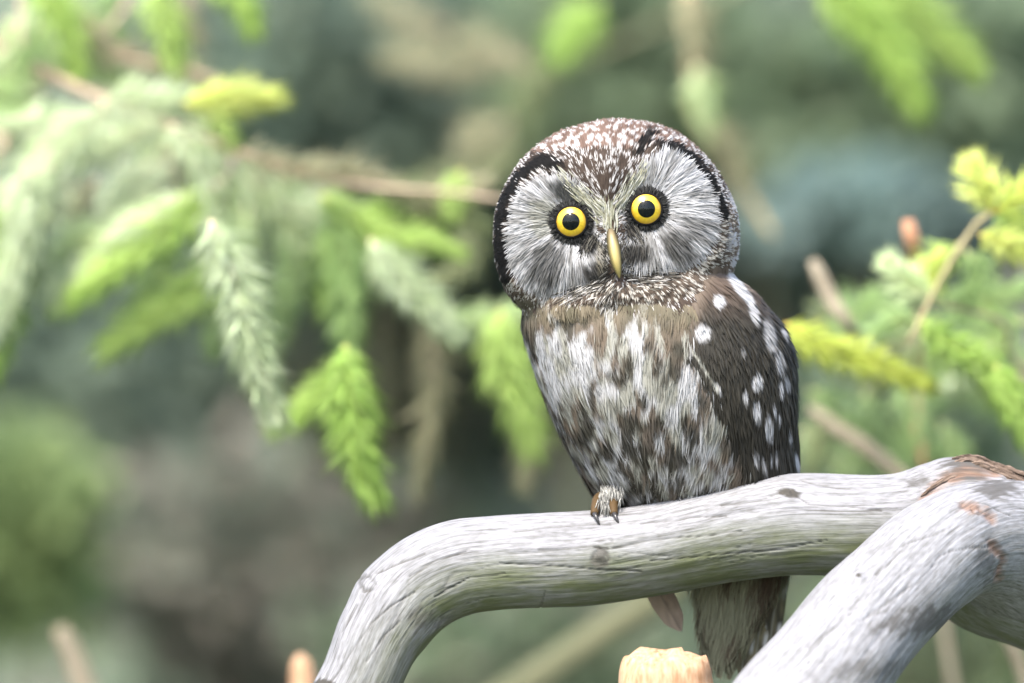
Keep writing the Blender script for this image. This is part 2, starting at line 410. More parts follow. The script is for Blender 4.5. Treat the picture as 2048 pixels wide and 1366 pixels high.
# --- the pale spruce on the left
TL = spruce(-.95, .75, 4.2, .075, 'pale fresh green spruce with long drooping boughs reaching behind the owl')
trunkL = lambda z: (-.95, .75, z)
b = bough(TL, [(-120, 60), (0, 110), (110, 155), (205, 200), (340, 250), (480, 305), (600, 345), (750, 375), (900, 385), (1010, 400)], .62, 15, 5, None, .52, trunkL(1.9))
for pts, d, kd, nl, dens in [
    ([(200, 205), (290, 200), (380, 200)], .52, 'pale', 46, 6),
    ([(370, 210), (450, 195), (545, 195)], .50, 'yellow', 40, 8),
    ([(210, 215), (130, 300), (50, 390), (-20, 520)], .52, 'pale', 55, 6),
    ([(330, 245), (260, 270), (150, 310), (60, 330)], .56, 'pale', 50, 6),
    ([(340, 250), (400, 320), (420, 400), (430, 470)], .5, 'pale', 46, 6),
    ([(420, 440), (470, 560), (500, 680), (545, 810)], .30, 'pale', 60, 9),
    ([(430, 470), (480, 560), (510, 660), (530, 740)], .42, 'pale', 40, 6),
    ([(480, 305), (560, 330), (640, 335)], .5, 'olive', 42, 3.5),
    ([(600, 345), (700, 345), (800, 370)], .55, 'olive', 40, 3.5),
    ([(660, 400), (690, 520), (695, 640), (695, 720)], .52, 'green', 52, 6),
    ([(690, 690), (700, 800), (715, 900), (740, 975)], .34, 'fresh', 60, 9),
    ([(640, 390), (760, 470), (840, 480), (910, 500)], .52, 'fresh', 36, 7),
    ([(740, 480), (790, 550), (850, 600), (905, 655)], .46, 'pale', 48, 8),
    ([(750, 375), (850, 400), (950, 440)], .58, 'dull', 46, 5),
    ([(860, 620), (870, 740), (855, 860), (840, 970)], .62, 'olive', 46, 4),
    ([(800, 390), (860, 400), (960, 370)], .58, 'olive', 40, 4.5),
    ([(860, 640), (930, 650), (1040, 630)], .58, 'pale', 38, 7),
    ([(1000, 620), (1010, 700), (1040, 780), (1060, 870)], .52, 'fresh', 62, 8),
    ([(1040, 800), (1060, 880), (1050, 960)], .62, 'olive', 44, 4),
    ([(700, 720), (640, 790), (560, 850)], .55, 'fresh', 40, 6),
    ([(620, 420), (590, 520), (560, 640), (540, 700)], .66, 'green', 44, 5),
    ([(950, 430), (930, 520), (880, 560)], .66, 'dull', 44, 4.5),
    ([(560, 340), (560, 420), (600, 480)], .6, 'pale', 46, 5),
    ([(440, 300), (520, 380), (600, 420), (700, 430)], .6, 'pale', 46, 5.5),
    ([(700, 420), (780, 440), (840, 450)], .6, 'fresh', 40, 6),
]: shoot(b, pts, d, kd, nl, dens)
b = bough(TL, [(440, 365), (350, 410), (260, 455), (150, 490)], .50, 7, 3, None, .55, at(470, 310, .70))
for pts, d, kd, nl, dens in [
    ([(430, 380), (330, 460), (240, 530), (140, 600)], .5, 'fresh', 48, 6),
    ([(470, 520), (380, 580), (300, 630), (220, 690)], .52, 'fresh', 52, 8),
    ([(330, 420), (240, 470), (150, 480), (60, 560)], .54, 'pale', 46, 6),
    ([(260, 455), (190, 540), (120, 600)], .52, 'pale', 44, 6),
    ([(400, 430), (330, 520), (280, 600)], .6, 'green', 44, 5),
    ([(380, 390), (300, 440), (230, 480)], .5, 'pale', 40, 5),
    ([(400, 500), (440, 600), (430, 680)], .6, 'green', 44, 6),
]: shoot(b, pts, d, kd, nl, dens)
b = bough(TL, [(-140, 250), (-40, 330), (20, 430), (30, 520)], .55, 9, 3, None, .5, trunkL(1.78))
for pts, d, kd, nl, dens in [
    ([(60, 330), (50, 440), (30, 540), (-10, 660)], .48, 'pale', 52, 7),
    ([(100, 330), (60, 420), (80, 520), (110, 590)], .5, 'pale', 48, 6),
    ([(-30, 400), (0, 520), (10, 620), (-10, 720)], .5, 'fresh', 52, 7),
    ([(-40, 230), (10, 260), (70, 250), (120, 240)], .55, 'pale', 46, 6),
]: shoot(b, pts, d, kd, nl, dens)
b = bough(TL, [(-160, -120), (20, -60), (40, 20), (45, 90)], .6, 9, 4, None, .55, trunkL(2.05))
for pts, d, kd, nl, dens in [
    ([(60, -40), (110, 20), (140, 70), (150, 130)], .6, 'fresh', 50, 6),
    ([(100, -40), (160, 40), (180, 90), (200, 120)], .62, 'pale', 44, 5),
    ([(10, 40), (30, 90), (-20, 150)], .6, 'pale', 44, 5),
]: shoot(b, pts, d, kd, nl, dens)
b = bough(TL, [(-100, -160), (150, -100), (260, -20), (200, 90), (260, 120), (380, 140), (450, 170)], .75, 9, 4, None, .6, trunkL(2.12))
for pts, d, kd, nl, dens in [
    ([(320, -40), (325, 20), (340, 70), (345, 115)], .55, 'fresh', 52, 7),
    ([(240, -30), (210, 20), (230, 60)], .7, 'green', 46, 5),
    ([(400, -40), (470, -20), (500, 45)], .55, 'fresh', 46, 7),
    ([(230, 90), (300, 130), (400, 150)], .66, 'olive', 42, 4),
    ([(60, 60), (140, 130), (250, 160)], .7, 'green', 44, 5),
    ([(-20, 180), (40, 220), (110, 230)], .6, 'green', 44, 5),
    ([(380, -30), (370, 30), (390, 70)], .72, 'olive', 40, 4),
]: shoot(b, pts, d, kd, nl, dens)

# small side shoots that fill the spray of the left tree
gq = np.random.default_rng(77)
for q in range(46):
    u = gq.random()
    x0, y0 = [(gq.uniform(0, 520), gq.uniform(180, 420)), (gq.uniform(520, 960), gq.uniform(330, 480)), (gq.uniform(-20, 260), gq.uniform(-20, 160))][0 if u < .62 else (1 if u < .85 else 2)]
    dx = gq.uniform(-130, 60) if x0 < 420 else gq.uniform(-50, 110); dy = gq.uniform(40, 150)
    shoot(b, [(x0, y0), (x0+dx*.5, y0+dy*.35), (x0+dx, y0+dy)], gq.uniform(.55, 1.0), ['pale', 'pale', 'green', 'fresh', 'pale', 'olive'][q % 6], gq.uniform(30, 44), 4.5)

# --- the spruce on the right
TR = spruce(.98, .62, 3.8, .07, 'yellow green young spruce beside the thick end of the grey perch')
trunkR = lambda z: (.98, .62, z)
b = bough(TR, [(2300, 520), (2150, 470), (2060, 440), (1985, 420), (1930, 480), (1880, 560), (1840, 640), (1815, 690)], .35, 9, 4, M_olive2, .32, trunkR(1.66))
for pts, d, kd, nl, dens in [
    ([(1985, 425), (1970, 385), (1950, 340)], .30, 'yellow', 40, 12),
    ([(1990, 425), (2030, 400), (2080, 370)], .30, 'yellow', 40, 8),
    ([(1960, 470), (2020, 490), (2100, 530)], .30, 'yellow', 38, 8),
    ([(1990, 420), (2040, 450), (2100, 480)], .33, 'fresh', 42, 7),
    ([(1920, 490), (1880, 520), (1860, 570)], .38, 'fresh', 40, 5),
    ([(1860, 600), (1820, 570), (1785, 535)], .34, 'pale', 36, 10),
    ([(1930, 500), (1960, 540), (1940, 580)], .4, 'green', 42, 5),
    ([(1870, 590), (1900, 600), (1960, 600), (2050, 580)], .5, 'green', 36, 4),
    ([(1840, 640), (1800, 640), (1760, 660)], .4, 'green', 42, 5),
    ([(1840, 600), (1850, 560), (1870, 530)], .36, 'yellow', 38, 6),
]: shoot(b, pts, d, kd, nl, dens)
b = bough(TR, [(2350, 860), (2200, 800), (2000, 740), (1900, 680), (1840, 640)], .42, 9, 4, M_twig, .36, trunkR(1.56))
for pts, d, kd, nl, dens in [
    ([(1840, 640), (1900, 690), (1970, 730), (2060, 860)], .34, 'fresh', 42, 8),
    ([(1990, 730), (2030, 800), (2080, 900)], .33, 'fresh', 46, 8),
    ([(1570, 650), (1640, 690), (1730, 720), (1845, 765)], .36, 'yellow', 40, 8),
    ([(1850, 660), (1880, 700), (1960, 760)], .40, 'pale', 38, 5),
    ([(1850, 650), (1790, 700), (1770, 740)], .45, 'dull', 44, 5),
    ([(1800, 760), (1830, 830), (1860, 900)], .5, 'green', 42, 5),
    ([(1620, 780), (1680, 830), (1720, 900)], .6, 'green', 46, 4.5),
    ([(1600, 860), (1640, 900), (1700, 940)], .6, 'pale', 46, 4),
    ([(1680, 690), (1700, 640), (1740, 600)], .55, 'green', 44, 4.5),
    ([(1730, 780), (1760, 850), (1780, 930)], .6, 'green', 46, 4.5),
    ([(2060, 640), (1990, 650), (1920, 640)], .5, 'green', 38, 4),
]: shoot(b, pts, d, kd, nl, dens)
b = bough(TR, [(2250, 760), (2000, 640), (1840, 600), (1815, 560)], .45, 6, 4, M_twig, .35, trunkR(1.6))

gq = np.random.default_rng(78)
for q in range(20):
    x0, y0 = gq.uniform(1640, 2040), gq.uniform(560, 860)
    dx = gq.uniform(-100, 100); dy = gq.uniform(30, 110)
    shoot(b, [(x0, y0), (x0+dx*.5, y0+dy*.35), (x0+dx, y0+dy)], gq.uniform(.55, .95), ['green', 'pale', 'green', 'fresh', 'dull'][q % 5], gq.uniform(30, 42), 4.5)

# --- hanging boughs of the tree further back
TB = spruce(.75, 1.75, 5.0, .085, 'thinner dry spruce further back with arching brown twigs above the owl')
trunkB = lambda z: (.75, 1.75, z)
b = bough(TB, [(1700, -180), (1500, -40), (1350, 35), (1230, 90), (1110, 130), (980, 140), (860, 115), (770, 60)], 1.6, 15, 6, M_olive, 1.6, trunkB(2.25))
for pts, d, kd, nl, dens in [
    ([(1200, 0), (1160, 50), (1130, 95)], 1.2, 'fresh', 60, 7),
    ([(1110, 125), (1060, 180), (1040, 270), (1000, 330)], 1.45, 'dull', 50, 4),
    ([(980, 140), (900, 130), (800, 120)], 1.4, 'olive', 50, 4),
    ([(1020, 240), (985, 265), (950, 290)], 1.2, 'olive', 54, 8),
    ([(900, 60), (820, 40), (760, 0)], 1.5, 'olive', 46, 4),
    ([(1030, 300), (960, 350), (900, 360)], 1.3, 'dull', 48, 4),
    ([(1060, 125), (1000, 110), (950, 80)], 1.4, 'olive', 46, 4),
]: shoot(b, pts, d, kd, nl, dens)
b = bough(TB, [(1600, -260), (1420, -120), (1372, 0), (1385, 110), (1390, 230), (1440, 290), (1490, 380), (1545, 470)], 1.2, 17, 10, M_olive2, 1.0, trunkB(2.3))
for pts, d, kd, nl, dens in [
    ([(1385, -20), (1395, 80), (1400, 150)], .95, 'olive', 44, 6),
    ([(1395, 130), (1405, 200), (1415, 250)], .9, 'pale', 46, 5),
    ([(1400, 240), (1450, 290), (1480, 350)], .9, 'olive', 46, 5),
]: shoot(b, pts, d, kd, nl, dens)
b = bough(TB, [(2100, -300), (1850, -160), (1700, -60), (1640, -30)], .9, 12, 5, M_twig, .7, trunkB(2.2))
for pts, d, kd, nl, dens in [
    ([(1640, -40), (1730, 40), (1790, 110), (1830, 195)], .72, 'fresh', 62, 9),
    ([(1700, -60), (1800, 0), (1870, 60), (1940, 125)], .76, 'fresh', 58, 8),
    ([(1640, -20), (1680, 20), (1730, 50)], .74, 'pale', 46, 5),
]: shoot(b, pts, d, kd, nl, dens)

# ------------------------------------------------------------------ dry sticks and broken stakes
def stick(name, pts, label, cat, mat, to_ground=True, rough=.25, nr=14, ds=None, rs=None):
    P_ = np.array([[*at(x, y, d), r*S*(1+d/D)] for (x, y, d, r) in pts])
    if to_ground:
        e = P_[-1]; g_ = gz(e[0], e[1]+.02)
        q = P_[-1]-P_[-2]; q = q/np.linalg.norm(q[:3]); st = [e+q*.06+np.array([0, 0, -.02, 0])]
        st.append(st[0]+q*.05+np.array([0, 0, -.08, 0])); z0 = st[-1][2]
        for w in (.12, .3, .6, 1): st.append(np.array([st[1][0], st[1][1], z0+(g_-.02-z0)*w, e[3]]))
        P_ = np.vstack([P_]+[a[None] for a in st]); P_[:, 3] = np.maximum(P_[:, 3], .0015)
    v, f, info = tube(P_, 160, nr, True, lambda b, n_, L, TH, R: R*rough*(fbm(np.stack([L*25, np.cos(TH)*1.6, np.sin(TH)*1.6], -1), 21, 3)-.5))
    return tag(link(name, mesh_np(name, v, f, True, None, {'grain': info}), mat), label, cat, 'dry sticks in the undergrowth')

stick('dry_stalk', [(118, 1255, .95, 15), (140, 1300, .95, 20), (165, 1366, .95, 24)], 'pale beige dry stem leaning out of the low left undergrowth', 'stem', M_dry)
stick('dry_stick', [(1625, 520, .62, 9), (1636, 545, .62, 15), (1662, 600, .62, 15), (1702, 660, .62, 12), (1750, 760, .8, 8), (1800, 900, .9, 8), (1850, 1080, .9, 9)], 'beige snapped dry stick pointing up between the wing and the pale round shoot', 'stick', M_dry)
stick('dry_stick', [(1620, 815, .7, 8), (1670, 855, .7, 14), (1730, 895, .7, 16), (1800, 950, .7, 13), (1880, 1030, .7, 12), (1960, 1160, .7, 12)], 'brown dry stick slanting down to the grey perch beside the wing', 'stick', M_dry)
stick('dry_stick', [(1814, 440, .5, 12), (1822, 470, .5, 17), (1830, 515, .52, 13), (1836, 600, .7, 7), (1834, 740, .8, 7), (1838, 880, .8, 9), (1890, 1000, .8, 9), (1990, 1100, .8, 9)], 'upright reddish brown stick with a snapped tip above the pale round shoot', 'stick', M_red)
stick('dry_stick', [(1450, 1090, 1.3, 28), (1330, 1190, 1.3, 30), (1200, 1270, 1.3, 32), (1060, 1366, 1.3, 34), (900, 1470, 1.3, 34)], 'blurred olive brown stick slanting down under the arch of the grey perch', 'stick', M_olive)

def stake(pts, label, seed, mat=M_peach):
    P_ = np.array([[*at(x, y, d), r*S*(1+d/D)] for (x, y, d, r) in pts])
    e = P_[-1]; g_ = gz(e[0], e[1])
    P_ = np.vstack([P_, [e[0], e[1], (e[2]+g_)/2, e[3]], [e[0], e[1], g_-.03, e[3]*1.05]])
    def dsp(b, n_, L, TH, R):
        return R*(.22*(vnoise(np.stack([L*6, np.cos(TH)*1.6, np.sin(TH)*1.6], -1), seed+7)-.5)+.07*(fbm(np.stack([L*22, np.cos(TH)*1.5, np.sin(TH)*1.5], -1), seed, 2)-.5)+.22*(fbm(np.stack([L*90, np.cos(TH)*4, np.sin(TH)*4], -1), seed+2, 3)-.5))
    z0 = P_[-1, 2]; e = P_[-3]; P_ = np.vstack([P_[:-2]]+[[[e[0], e[1], e[2]+(z0-e[2])*w, e[3]]] for w in (.03, .1, .3, .6, 1)])
    v, f, info = tube(P_, 420, 30, True, dsp)
    top = P_[0, 2]; w = np.clip(1-(top-v[:, 2])/(.16*S*1000*.25), 0, 1)
    q = np.stack([v[:, 0], v[:, 1], v[:, 0]*0], 1)
    v[:, 2] -= w*(.016*np.clip(fbm(q*75, seed+5, 2)-.35, 0, 1)+.012*(fbm(q*260, seed+6, 2)-.5))*min(1, P_[3, 3]/.02)
    return tag(link('broken_stake', mesh_np('broken_stake', v, f, True, None, {'grain': info}), mat), label, 'stake', 'broken wooden stakes')
stake([(1328, 1299, -.075, 56), (1328, 1304, -.075, 70), (1328, 1314, -.075, 82), (1328, 1336, -.075, 90), (1328, 1366, -.075, 94), (1330, 1410, -.075, 98), (1332, 1460, -.07, 100)], 'peach coloured broken wooden stake end beside the white foreground limb', 31)
stake([(602, 1308, .55, 8), (603, 1320, .55, 18), (606, 1366, .55, 26), (606, 1460, .55, 28)], 'small blurred peach coloured stake end behind the left arm of the perch', 32)

# ------------------------------------------------------------------ the grey perch
PERCH = empty('perch_branch', (.42, .12, 0.0))
tag(PERCH, 'weathered silver grey dead branch with a forked arm, carrying the owl', 'branch')

def polyline_dist(x, z, pl):
    best = np.full(x.shape, 1e9)
    for (a, b_) in zip(pl[:-1], pl[1:]):
        ax, ay = a; dx, dy = b_[0]-ax, b_[1]-ay
        t = np.clip(((x-ax)*dx+(z-ay)*dy)/(dx*dx+dy*dy+1e-9), 0, 1)
        best = np.minimum(best, np.hypot(x-ax-t*dx, z-ay-t*dy))
    return best

def limb(name, pts, nl, nr, cracks, knots, seed, green_shade_amt=1.0, lump=.10, rust=(), stains=()):
    P_ = np.array([[*(np.array([(x-1024)*S, y, (683-z)*S+H])), r*S] for (x, z, y, r) in pts])
    store = {}
    def dsp(b, n_, L, TH, R):
        px = b[..., 0]/S+1024; py = 683-(b[..., 2]-H)/S
        g3 = np.stack([L, np.cos(TH)*R, np.sin(TH)*R], -1)
        h = lump*R*(fbm(g3*np.array([14, 22, 22]), seed, 2)-.5)*2
        h = h+.0011*(fbm(g3*np.array([28, 330, 330]), seed+3, 3)-.5)
        # long drying checks that follow the grain
        wob = g3+.004*np.stack([g3[..., 0]*0, fbm(g3*40, seed+5, 2)-.5, fbm(g3*40, seed+6, 2)-.5], -1)
        w1 = vnoise(wob*np.array([9, 150, 150]), seed+7)
        ck = np.clip(1-np.abs(w1-.5)/.030, 0, 1)*np.clip((vnoise(g3*np.array([30, 50, 50]), seed+8)-.5)*6, 0, 1)
        front = n_[..., 1] < .25
        cr = np.zeros_like(h)
        for pl in cracks:
            dd = polyline_dist(px, py+7*(fbm(g3*60, seed+12, 2)-.5), pl)
            cr = np.maximum(cr, np.clip(1.1-dd/(1.1+1.7*vnoise(g3*60, seed+19)), 0, 1)*front*(.45+.55*vnoise(g3*45, seed+20)))
        kn = np.zeros_like(h); bump = np.zeros_like(h)
        for (kx, ky, kr) in knots:
            dd = np.hypot(px-kx, (py-ky)*1.1)+kr*.7*(fbm(g3*260, seed+13, 3)-.5)
            kn = np.maximum(kn, np.clip(1-np.abs(dd-kr*.6)/(kr*.28), 0, 1)*front*np.clip(2.2*vnoise(g3*200, seed+14)-.2, 0, 1))
            bump = bump+.0018*np.exp(-(dd/(kr*1.6))**2)*front
        st = np.clip(cr*.85+kn*.8+ck*.35, 0, 1)
        for (kx, ky, rx_, ry_, amt) in stains:
            e = np.exp(-(((px-kx)/rx_)**2+((py-ky)/ry_)**2)*1.2)
            st = np.maximum(st, np.clip((e*1.5*amt+(fbm(g3*np.array([150, 420, 420]), seed+15, 3)-.5)*1.6*np.clip(e*3, 0, 1)-.45)*2.2, 0, 1)*front*amt)
        rs = np.zeros_like(h)
        for (pl, w) in rust:
            dd = polyline_dist(px, py, pl)
            rs = np.maximum(rs, np.clip(1.1-dd/w+(fbm(g3*np.array([160, 330, 330]), seed+16, 3)-.5)*1.8, 0, 1)*front)
            h = h-.0016*np.clip(1-dd/w, 0, 1)*(fbm(g3*np.array([90, 500, 500]), seed+18, 2))*2
        al = np.clip(-n_[..., 2]*1.25+.42+(fbm(g3*30, seed+17, 2)-.5)*.5, 0, 1)*green_shade_amt  # underside shade painted into the wood colour, along with an algae tint
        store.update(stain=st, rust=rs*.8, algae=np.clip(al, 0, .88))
        return h+bump-.0012*cr-.0012*kn-.0006*ck
    v, f, info = tube(P_, nl, nr, True, dsp)
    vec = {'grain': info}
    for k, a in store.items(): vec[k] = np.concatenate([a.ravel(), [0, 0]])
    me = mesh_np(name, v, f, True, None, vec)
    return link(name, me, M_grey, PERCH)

cr1 = [[(660, 1366), (674, 1349), (705, 1302), (745, 1243), (780, 1212), (830, 1180)], [(688, 1261), (717, 1208)],
       [(756, 1146), (807, 1122), (850, 1105)], [(819, 1150), (873, 1118), (932, 1101)], [(870, 1192), (897, 1177), (940, 1153), (1010, 1145)],
       [(1077, 1099), (1186, 1091), (1215, 1094)], [(1030, 1062), (1108, 1052), (1220, 1046)], [(1225, 1093), (1310, 1080), (1400, 1071), (1480, 1060)],
       [(1440, 1012), (1520, 1000), (1562, 985), (1590, 992), (1615, 1006), (1680, 1008), (1760, 1018)],
       [(1080, 1216), (1090, 1180)], [(1280, 1050), (1380, 1036), (1450, 1030)], [(1300, 1120), (1420, 1108), (1560, 1096), (1650, 1080)],
       [(1000, 1125), (1120, 1130), (1280, 1140)], [(735, 1320), (770, 1270), (800, 1240)], [(1600, 960), (1700, 975), (1800, 965)]]
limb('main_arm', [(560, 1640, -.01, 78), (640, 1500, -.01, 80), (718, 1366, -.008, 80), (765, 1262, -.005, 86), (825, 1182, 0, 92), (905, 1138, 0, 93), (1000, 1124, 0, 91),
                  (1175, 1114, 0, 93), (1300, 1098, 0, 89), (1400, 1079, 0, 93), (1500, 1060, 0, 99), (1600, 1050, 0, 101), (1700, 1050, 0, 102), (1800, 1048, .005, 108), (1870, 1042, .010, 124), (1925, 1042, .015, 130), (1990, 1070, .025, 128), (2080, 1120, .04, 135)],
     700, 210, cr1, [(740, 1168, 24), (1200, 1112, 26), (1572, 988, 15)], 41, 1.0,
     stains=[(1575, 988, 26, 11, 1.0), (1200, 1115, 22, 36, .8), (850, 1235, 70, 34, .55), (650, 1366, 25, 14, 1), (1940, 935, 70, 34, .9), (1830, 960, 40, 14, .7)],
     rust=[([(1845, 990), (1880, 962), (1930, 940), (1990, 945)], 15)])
cr2 = [[(1734, 1137), (1780, 1100), (1792, 1083), (1860, 1060), (1925, 1029)], [(1846, 1124), (1862, 1104), (1883, 1095), (1920, 1090), (1970, 1087)],
       [(1597, 1273), (1640, 1240), (1680, 1210)], [(1700, 1226), (1760, 1190), (1800, 1160)], [(1560, 1330), (1600, 1300)], [(1900, 1000), (1960, 1008), (2010, 1030)]]
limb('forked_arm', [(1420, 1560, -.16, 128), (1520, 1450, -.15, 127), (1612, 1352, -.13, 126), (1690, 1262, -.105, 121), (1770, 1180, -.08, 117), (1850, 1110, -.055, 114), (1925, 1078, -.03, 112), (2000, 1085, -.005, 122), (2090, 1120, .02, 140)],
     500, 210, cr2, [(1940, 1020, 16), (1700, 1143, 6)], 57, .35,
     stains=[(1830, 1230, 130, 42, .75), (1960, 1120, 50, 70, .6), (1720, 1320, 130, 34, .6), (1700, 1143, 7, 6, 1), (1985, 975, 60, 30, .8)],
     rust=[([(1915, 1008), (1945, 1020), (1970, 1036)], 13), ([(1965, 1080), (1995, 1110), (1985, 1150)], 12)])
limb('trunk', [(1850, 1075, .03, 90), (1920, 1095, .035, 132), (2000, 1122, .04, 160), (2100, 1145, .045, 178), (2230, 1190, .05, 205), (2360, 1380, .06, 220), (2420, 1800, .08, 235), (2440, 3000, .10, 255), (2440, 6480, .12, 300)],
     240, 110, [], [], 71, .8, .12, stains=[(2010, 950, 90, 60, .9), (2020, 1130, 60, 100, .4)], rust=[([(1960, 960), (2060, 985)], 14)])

def torn_bark(pl, r, seed, flat):
    P_ = np.array([[*W0(x, z, y), r*S*k] for (x, z, y), k in zip(pl, np.interp(np.linspace(0, 1, len(pl)), [0, .3, .8, 1], [.35, 1, .9, .3]))])
    def dsp(b, n_, L, TH, R):
        g3 = np.stack([L*330, np.cos(TH)*2.6, np.sin(TH)*2.6], -1)
        return R*(1.1*(fbm(g3, seed, 3)-.5)+.9*(fbm(g3*np.array([.5, 3, 3]), seed+4, 2)-.5))-R*flat*np.clip(n_[..., 2], -1, 1)**2*.3
    v, f, info = tube(P_, 160, 26, True, dsp)
    return link('torn_bark', mesh_np('torn_bark', v, f, True, None, {'grain': info}), M_torn, PERCH)
def W0(x, z, y): return ((x-1024)*S, y, (683-z)*S+H)
M_torn = wood_mat('torn_bark', (0.075, 0.052, 0.038), (0.17, 0.125, 0.095), (0.022, 0.018, 0.014), 0.9)
torn_bark([(1838, 992, -.018), (1868, 970, -.016), (1905, 952, -.010), (1950, 948, -.002), (2010, 968, .002), (2070, 1000, .002)], 6, 81, 1)
torn_bark([(1846, 980, -.014), (1875, 956, -.008), (1915, 938, -.002), (1965, 942, .002), (2030, 966, .004), (2080, 990, .004)], 7, 82, 1)
torn_bark([(1862, 960, -.006), (1895, 938, -.002), (1930, 922, .002), (1975, 930, .006), (2040, 958, .006), (2080, 980, .006)], 7, 83, 1)
torn_bark([(1905, 918, .004), (1945, 914, .006), (1990, 930, .008), (2050, 950, .01), (2090, 965, .01)], 8, 85, 1)
torn_bark([(1930, 934, .0), (1960, 930, .002), (2000, 944, .004), (2060, 972, .004)], 9, 87, 1)

# ------------------------------------------------------------------ the owl
# designed in the same units: x right, y away from the camera, z up (all in units, origin = image origin with z = -row)
OWL = empty('owl', tuple(at(1300, 1010, .01)))
tag(OWL, 'small brown and white owl with a round white face and yellow eyes', 'owl')
def W3(p):                      # design units -> world
    p = np.asarray(p, dtype=float)
    return np.stack([(p[..., 0]-1024)*S, p[..., 1]*S, (683+p[..., 2])*S+H], -1)

# -- body: head and trunk grown together into one skin
HC = np.array([1236, 0, -428.0])
outline = [(1270, 242), (1180, 247), (1105, 274), (1046, 317), (1012, 368), (992, 420), (987, 480), (995, 540), (1015, 590), (1060, 628), (1140, 640), (1230, 632),
           (1330, 625), (1420, 590), (1468, 540), (1480, 480), (1476, 430), (1458, 382), (1432, 338), (1394, 295), (1338, 258)]
oa = np.array([math.atan2(-(y)-HC[2], x-HC[0]) for x, y in outline]); orad = np.array([math.hypot(x-HC[0], -y-HC[2]) for x, y in outline])
o_ = np.argsort(oa); oa, orad = oa[o_], orad[o_]
def head_R(a):
    return np.interp(a, np.concatenate([oa-2*np.pi, oa, oa+2*np.pi]), np.tile(orad, 3))
nth, nph = 72, 40
th = np.linspace(-np.pi, np.pi, nth, endpoint=False); ph = np.linspace(-np.pi/2, np.pi/2, nph)[1:-1]
TH, PH = np.meshgrid(th, ph)
f_ = np.cos(PH)**.72
fr = np.where(PH < 0, 165, 185)
yy = np.sign(PH)*fr*np.abs(np.sin(PH))**1.05
hv = np.stack([HC[0]+np.cos(TH)*head_R(TH)*f_+12*np.sin(PH), yy+12, HC[2]+np.sin(TH)*head_R(TH)*f_], -1).reshape(-1, 3)
n_ = len(ph)
hv = np.vstack([hv, [HC[0]-8, -fr.min()+12, HC[2]], [HC[0]+12, 197, HC[2]]])
hf = [(r*nth+c, r*nth+(c+1) % nth, (r+1)*nth+(c+1) % nth, (r+1)*nth+c) for r in range(n_-1) for c in range(nth)]
hf += [(n_*nth, (c+1) % nth, c) for c in range(nth)] + [(n_*nth+1, (n_-1)*nth+c, (n_-1)*nth+(c+1) % nth) for c in range(nth)]
# trunk: rows (row, left, right, depth centre, depth radius)
rows = np.array([(520, 1130, 1420, 30, 120), (570, 1068, 1490, 22, 165), (610, 1046, 1528, 20, 182), (650, 1044, 1562, 22, 190), (700, 1058, 1584, 26, 195), (760, 1078, 1591, 32, 190), (820, 1102, 1592, 40, 178),
                 (880, 1130, 1587, 52, 160), (940, 1162, 1592, 68, 140), (985, 1190, 1594, 88, 118), (1010, 1222, 1594, 112, 92), (1050, 1285, 1592, 140, 58), (1100, 1335, 1588, 150, 46), (1160, 1385, 1572, 150, 36),
                 (1240, 1400, 1524, 152, 24), (1310, 1415, 1484, 155, 14)], dtype=float)
rr = resample(np.column_stack([rows[:, 0]*0, rows[:, 0]*0, rows[:, 0], rows]), 60)[0][:, 3:]
na = 56
aa = np.linspace(0, 2*np.pi, na, endpoint=False)
bv = np.stack([np.stack([(l+r)/2+(r-l)/2*np.sign(np.cos(aa))*np.abs(np.cos(aa))**.9, dc+dr*np.sin(aa), np.full(na, -z)], -1) for z, l, r, dc, dr in rr]).reshape(-1, 3)
bf = [(r*na+c, r*na+(c+1) % na, (r+1)*na+(c+1) % na, (r+1)*na+c) for r in range(len(rr)-1) for c in range(na)]
bf += [tuple(range(na)), tuple(range((len(rr)-1)*na, len(rr)*na))]
me = bpy.data.meshes.new('body_src')
me.from_pydata([tuple(v) for v in np.vstack([hv, bv])/100], [], hf+[tuple(i+len(hv) for i in f) for f in bf]); me.update()
bm = bmesh.new(); bm.from_mesh(me); bmesh.ops.recalc_face_normals(bm, faces=bm.faces); bm.to_mesh(me); bm.free()
tmp = bpy.data.objects.new('body_src', me); COL.objects.link(tmp)
md_ = tmp.modifiers.new('r', 'REMESH'); md_.mode = 'VOXEL'; md_.voxel_size = .07
sm = tmp.modifiers.new('s', 'SMOOTH'); sm.factor = .5; sm.iterations = 6
dg = bpy.context.evaluated_depsgraph_get(); dg.update()
me2 = bpy.data.meshes.new_from_object(tmp.evaluated_get(dg))
bpy.data.objects.remove(tmp)
V = np.empty(len(me2.vertices)*3); me2.vertices.foreach_get('co', V); V = V.reshape(-1, 3)*100
me2.calc_loop_triangles()
TRI = np.empty(len(me2.loop_triangles)*3, dtype=np.int32); me2.loop_triangles.foreach_get('vertices', TRI); TRI = TRI.reshape(-1, 3)
bpy.data.meshes.remove(me2)

